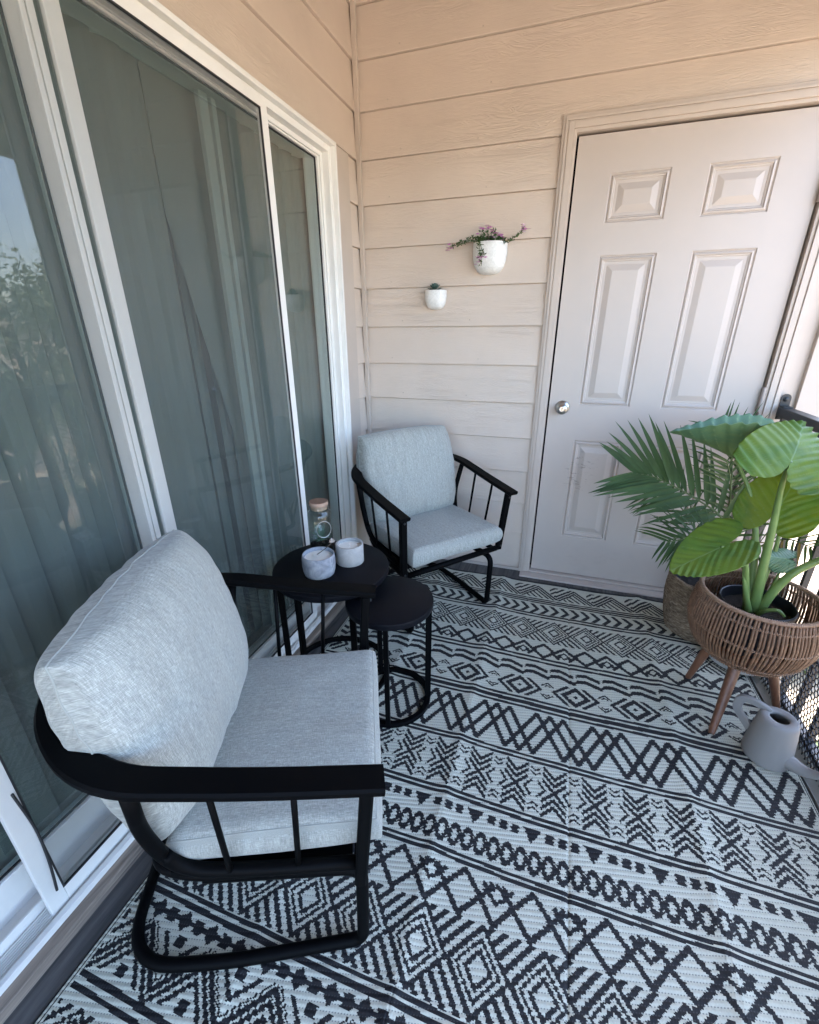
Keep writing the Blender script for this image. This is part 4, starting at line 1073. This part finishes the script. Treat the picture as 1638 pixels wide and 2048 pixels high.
# elephant ear plant
al = empty('elephant_ear_plant', (1.788, -.765, .395), 'large elephant ear plant with broad wavy green leaves in the rattan planter', 'plant')
UA = lambda o: under(o, al)
OUT = [(0,1.0),(9,.965),(18,.925),(30,.89),(45,.88),(60,.88),(75,.90),(90,.92),(105,.94),(120,1.0),(135,1.02),(148,1.0),(160,.90),(170,.66),(176,.34),(180,.10)]
def ear(name, A, F, S, mt, cup=.10, wave=.03, seed=0, droop=.0, nr=34, na=180, lobe=1.0):
    """leaf blade: A attachment, F vector to the tip, S vector to one side edge"""
    A, F, S = Vector(A), Vector(F), Vector(S); Nn = F.cross(S).normalized(); Lf = F.length
    mb = MB(); vs = []; vein = []
    for i in range(nr+1):
        rr = i/nr
        for k in range(na):
            th = -180 + 360*k/na; ab = abs(th)
            ro = np.interp(ab, [o[0] for o in OUT], [o[1] for o in OUT])
            u = ro*rr*math.cos(R(th)); v = ro*rr*math.sin(R(th))
            if u < 0: u *= .68*lobe
            f_ = u - .75*abs(v); q_ = (f_/.19) % 1.0; q_ = min(q_, 1-q_)*.19
            ve = max(0, 1-q_/.011)*.6 if abs(v) > .01 else 0
            ve = max(ve, (1-abs(v)/.022) if u > 0 else 0, 0)
            ph = f_/.19*math.pi*2 + .8*math.sin(3*th*.0174+seed)
            h = cup*Lf*(v*v)*.9 - droop*Lf*max(0, u)**2 + wave*Lf*rr**2.5*math.sin(ph+.6*math.sin(th*.03+seed))*(.6+.4*math.sin(seed+th*.05)) + -.010*Lf*math.cos(ph)*min(1, abs(v)*4)*(1-rr)
            # leaf folds slightly up each side of the midrib
            h += cup*.5*Lf*abs(v)
            vs.append(A + F*u + S*v + Nn*h); vein.append(ve*(.75 if rr < .93 else .3))
    fs = []
    for i in range(nr):
        for k in range(na):
            l = (k+1) % na
            if k == na-1 or k == 0 and False: pass
            fs.append((i*na+k, (i+1)*na+k, (i+1)*na+l, i*na+l))
    mb.add(vs, fs); o = mb.build(name, mt, al, smooth=True)
    at = o.data.attributes.new('vein', 'FLOAT', 'POINT'); at.data.foreach_set('value', np.array(vein, np.float32))
    s = o.modifiers.new('thick', 'SOLIDIFY'); s.thickness = .0008
    return UA(o)
ear('leaf', (1.593,-.900,.675), (-.156,-.120,-.048), (.030,-.108,-.028), M['alocasia'], .05, .016, 1)
ear('leaf', (1.728,-.830,.945), (.075,.13,.115), (-.150,-.03,.055), M['alocasia'], -.10, .040, 2, .2, lobe=.8)
ear('leaf', (1.795,-.700,.770), (.050,.045,.145), (-.110,.060,.0), M['alocasia_yellow'], .06, .022, 3, .0, lobe=1.15)
ear('leaf', (1.660,-.620,.890), (-.212,-.04,.118), (-.02,-.105,.0), M['alocasia_blue'], .50, .026, 4, .14)
ear('leaf', (1.850,-.720,.585), (-.075,-.03,.012), (.02,.05,.03), M['alocasia_blue'], .2, .06, 5, .1)
ear('leaf', (2.02,-.80,.70), (.12,-.09,-.05), (.06,.10,.05), M['alocasia'], .1, .04, 6, .1)
def pet(P, r, nm='stem'):
    S = spline(P, 7); n = len(S); mb = MB(); mb.tube(S, [r[0]+(r[1]-r[0])*(i/(n-1))**.8 for i in range(n)], 12); return UA(mb.build(nm, M['petiole'], al, smooth=True))
pet([(1.788,-.770,.395),(1.775,-.770,.55),(1.762,-.772,.72),(1.745,-.785,.86),(1.728,-.830,.945)], (.0185,.005))
pet([(1.775,-.755,.395),(1.765,-.72,.56),(1.745,-.68,.70),(1.710,-.650,.80),(1.660,-.620,.890)], (.014,.005))
pet([(1.800,-.775,.395),(1.825,-.780,.50),(1.865,-.785,.58),(1.94,-.79,.65),(2.02,-.80,.70)], (.0155,.009))
pet([(1.765,-.775,.395),(1.735,-.79,.50),(1.70,-.82,.60),(1.65,-.86,.665),(1.593,-.900,.675)], (.012,.004))
pet([(1.79,-.745,.395),(1.81,-.72,.52),(1.82,-.70,.64),(1.795,-.700,.770)], (.012,.004))
pet([(1.765,-.79,.40),(1.742,-.80,.46),(1.722,-.80,.52),(1.706,-.80,.575)], (.013,.003), 'sheath')
pet([(1.79,-.80,.40),(1.80,-.82,.43),(1.825,-.835,.445),(1.845,-.84,.43)], (.009,.004), 'sheath')
pet([(1.80,-.75,.40),(1.83,-.74,.48),(1.85,-.72,.585)], (.006,.003))

# seagrass basket and palm
sg = empty('seagrass_basket', (1.79, -.325, .003), 'woven seagrass basket on the floor beside the storage door', 'basket')
mb = MB(); prof = []
nz = 72
for k in range(nz+1):
    t = k/nz; z = .275*t; r_ = .132 + .030*math.sin(min(1, t*1.15)*math.pi*.62); r_ += .0022*math.sin(k*2*math.pi/3.0); prof.append((r_, z))
prof = [(0,.001)] + prof + [(.150,.279),(.146,.272),(.140,.20)]
mb.lathe(prof, seg=110)
mb.v = [(x*(1+.013*noise.noise(Vector((x*70,y*70,z*60)))), y*(1+.013*noise.noise(Vector((x*70,y*70,z*60)))), z+.003*noise.noise(Vector((x*40,y*40,z*80)))) for x, y, z in mb.v]
mb.build('weave', M['seagrass'], sg, smooth=True)
gp2 = empty('nursery_pot', (1.79, -.325, .02), 'plain black plastic nursery pot inside the seagrass basket', 'pot')
mb = MB(); mb.lathe([(0,0),(.105,0),(.125,.20),(.130,.203),(.130,.222),(.126,.224),(.123,.20),(.0,.19)], seg=48); mb.build('pot', M['black_plastic'], gp2, angle=35)
mb = MB(); mb.lathe([(0,.205),(.06,.203),(.122,.200)], seg=30); mb.v = [(x,y,z+.006*noise.noise(Vector((x*50,y*50,0)))) for x,y,z in mb.v]; mb.build('soil', M['soil'], gp2, smooth=True)
pm = empty('areca_palm', (1.79, -.325, .225), 'feathery dark green palm in the seagrass basket', 'plant')
UP = lambda o: under(o, pm)
def frond(P, n, ln, side, lift=.3, wd=.011, t0=.25, dry=0.0, taper=True, sag=.35, seed=0, upv=(0,0,1), sweep=.55):
    """arching rachis with paired blades"""
    rnd = random.Random(seed); S = spline(P, 12); N_ = len(S); rac = MB(); rac.tube(S, [.0045*(1-.75*i/N_)+.0008 for i in range(N_)], 6)
    r_ = UP(rac.build('frond', M['palm_stem'], pm, smooth=True)); mb = MB()
    upv = Vector(upv)
    for k in range(n):
        t = t0 + (1-t0)*k/(n-1); i = min(N_-2, int(t*(N_-1))); p = S[i]; T = (S[i+1]-S[i]).normalized(); sd = T.cross(upv).normalized(); up = sd.cross(T)
        env = math.sin(math.pi*min(1, .22+.78*(1-abs(t-.55)/.62)))**.6 if taper else 1
        env = (.60+.5*math.sin(math.pi*min(1,(t-t0)/(1-t0)*.85+.1)))
        for s in side:
            l = ln*env*rnd.uniform(.88,1.08); d = (sd*s*(1-sweep*.6*t) + T*sweep*(.5+t) + up*(lift+rnd.uniform(-.08,.08))).normalized()
            q = p; m_ = 7; pts = []
            dd = d.copy(); sg_ = sag*rnd.uniform(.5,1.5)
            for j in range(m_+1):
                pts.append(q.copy()); q = q + dd*(l/m_); dd = (dd + Vector((0,0,-1))*sg_*.22*(j/m_)**1.2).normalized()
            w_ = wd*rnd.uniform(.85,1.15); nrm = dd.cross(T); nrm = d.cross(up).normalized()
            fold = up if abs(up.dot(d)) < .95 else sd
            vs = []
            for j, pt_ in enumerate(pts):
                f_ = j/m_; ww = w_*min(1, f_*5+.25)*(1-f_**2.6)+.0004
                vs += [pt_ - nrm*ww*.5 + fold*ww*.18, pt_, pt_ + nrm*ww*.5 + fold*ww*.18]
            mb.add(vs, [(3*j, 3*j+1, 3*j+4, 3*j+3) for j in range(m_)] + [(3*j+1, 3*j+2, 3*j+5, 3*j+4) for j in range(m_)], 1 if rnd.random() < dry else 0)
    lo = mb.build('leaflets', [M['palm'], M['palm_dry']], r_, smooth=True); lo.matrix_parent_inverse = Matrix.Identity(4)
B0 = (1.79, -.325, .22)
# the long frond reaching over to the door
frond([B0,(1.815,-.37,.42),(1.752,-.385,.578),(1.659,-.39,.648),(1.554,-.395,.703),(1.472,-.40,.738),(1.395,-.405,.752)], 16, .28, (1,-1), .12, .024, .34, seed=3, upv=(.15,-1,.35), sag=.25, sweep=.75)
frond([B0,(1.80,-.30,.45),(1.79,-.28,.66),(1.76,-.26,.82),(1.70,-.24,.92)], 15, .20, (1,-1), .15, .011, .30, seed=5, upv=(0,-1,.4), sag=.5)
frond([B0,(1.82,-.31,.42),(1.86,-.29,.60),(1.90,-.27,.74),(1.95,-.25,.83)], 14, .19, (1,-1), .15, .011, .30, seed=6, dry=.08, upv=(-.2,-1,.3))
frond([B0,(1.78,-.40,.38),(1.72,-.48,.50),(1.63,-.56,.56),(1.52,-.60,.54)], 14, .19, (1,-1), .05, .012, .30, seed=8, upv=(-.3,-.6,.7), sag=.6)
frond([B0,(1.74,-.30,.38),(1.67,-.27,.52),(1.58,-.24,.60),(1.48,-.22,.60)], 13, .17, (1,-1), .05, .010, .3, seed=9, upv=(0,-.9,.5), sag=.6)
frond([B0,(1.83,-.40,.40),(1.87,-.48,.52),(1.90,-.58,.60),(1.93,-.68,.62)], 13, .16, (1,-1), .05, .009, .3, seed=10, upv=(-.5,-.3,.8), sag=.6, dry=.1)
frond([B0,(1.80,-.34,.40),(1.78,-.35,.60),(1.75,-.36,.74),(1.71,-.38,.83)], 13, .17, (1,-1), .2, .009, .3, seed=12, upv=(.3,-1,.2), sag=.5)
frond([B0,(1.77,-.33,.36),(1.71,-.34,.44),(1.64,-.36,.47),(1.56,-.38,.45)], 11, .16, (1,-1), .0, .011, .3, seed=14, upv=(0,-.8,.6), sag=.9)

# white saucer under the planter
sc_ = MB(); sc_.lathe([(0,.002),(.10,.002),(.105,.004),(.118,.030),(.121,.031),(.121,.034),(.115,.034),(.102,.008),(0,.007)], seg=56)
so = sc_.build('saucer', M['white_plastic'], None, angle=40); so.location = (1.895, -.515, .004); tag(so, 'white plastic saucer on the floor behind the wooden planter legs', 'saucer')

# ------------------------------------------------------------------ watering can
wc = empty('watering_can', (1.838, -1.022, .0045), 'grey plastic watering can standing at the edge of the rug', 'watering can', rz=0)
mb = MB(); mb.lathe([(0,0),(.060,0),(.0655,.004),(.067,.012),(.065,.04),(.0595,.10),(.0535,.150),(.0515,.160),(.047,.165),(.040,.1655),(.027,.1645),(.0255,.162),(.0255,.155),(.048,.150),(.058,.03),(0,.01)], seg=56); mb.build('body', M['grey_plastic'], wc, angle=60)
sp = spline([(.030,-.035,.040),(.060,-.062,.038),(.085,-.085,.050),(.110,-.115,.082),(.135,-.150,.122),(.155,-.178,.155)], 6)
mb = MB(); mb.tube(sp, [.026-.017*min(1,(i/(len(sp)-1))*1.8) for i in range(len(sp))], 14); mb.build('spout', M['grey_plastic'], wc, smooth=True)
hd = fillet([(-.018,.026,.160),(-.055,.038,.176),(-.088,.060,.168),(-.092,.062,.120),(-.050,.030,.070)], [.02,.02,.02], 6)
mb = MB(); mb.sweep_rect(hd, .026, .014, up=(.5,.8,.1), bev=.003); mb.build('handle', M['grey_plastic'], wc, angle=40)

# ------------------------------------------------------------------ world beyond the railing
def tree(name, x, y, h, rad, label, n, lf=.12, mt='tree_leaf', trunk=True, zb=-2.9, seed=0, group=None, low=.35):
    rn = random.Random(seed); t = empty(name, (x, y, zb), label, 'tree' if trunk else 'bush', group)
    mb = MB()
    if trunk:
        mb.tube([(0,0,0),(.05,.02,h*.25),(.0,.1,h*.5),(.1,.0,h*.75)], [.16,.12,.09,.04], 8)
    else: mb.tube([(0,0,0),(.02,.02,h*.5)], [.04,.02], 6)
    cl = []
    for k in range(16 if trunk else 9):
        a = rn.uniform(0, 6.28); rr = rad*rn.uniform(.25,.8); z = h*rn.uniform(low, .92); p = Vector((rr*math.cos(a), rr*math.sin(a), z)); cl.append((p, rad*rn.uniform(.28,.48)))
        mb.tube([(0,0,z*.55),(p.x*.5,p.y*.5,z*.8),tuple(p)], [.05 if trunk else .015,.03 if trunk else .01,.008], 5)
    mb.build('trunk', M['bark'], t)
    lm = MB()
    for k in range(n):
        c, r_ = cl[k % len(cl)]; d = Vector((rn.gauss(0,1), rn.gauss(0,1), rn.gauss(0,.8))).normalized()*r_*rn.uniform(.35,1.05); p = c+d
        a = Vector((rn.gauss(0,1), rn.gauss(0,1), rn.gauss(0,1))).normalized(); b_ = a.orthogonal().normalized(); s = lf*rn.uniform(.6,1.3)
        lm.add([p-a*s*.5, p+b_*s*.28, p+a*s*.5, p-b_*s*.28], [(0,1,2,3)])
    lm.build('crown', M[mt], t); return t
G1 = 'trees beyond the lawn'
for i, (x, y, h, r_, n) in enumerate(((12.5,6.0,5.6,2.2,3800),(16,9.5,6.4,2.6,3800),(19,15,6.5,2.8,3500),(14,1.5,6.0,2.3,3000),(22,7,7.2,3.0,3000),(15,20,6.5,2.6,3000),(10,25,7,3,2500),(24,-3,7.5,3,2500),(16,-8,7,3,2500))):
    tree('broadleaf_tree', x, y, h, r_, 'leafy tree standing out beyond the balcony', n, .2, 'tree_leaf', seed=20+i, group=G1)
G2 = 'bushes on the ground below'
for i, (x, y, h, r_) in enumerate(((7.5,4.2,2.6,1.2),(8.6,6.6,2.9,1.3),(6.4,6.2,1.3,.8),(4.4,3.9,.6,.5),(9.5,2.0,2.2,1.1),(5.6,9.5,1.2,.8),(3.9,1.5,.7,.5))):
    tree('bush', x, y, h, r_, 'low dark bush growing on the ground below the balcony', 1500, .10, 'tree_leaf_dark', False, seed=50+i, group=G2, low=.2)
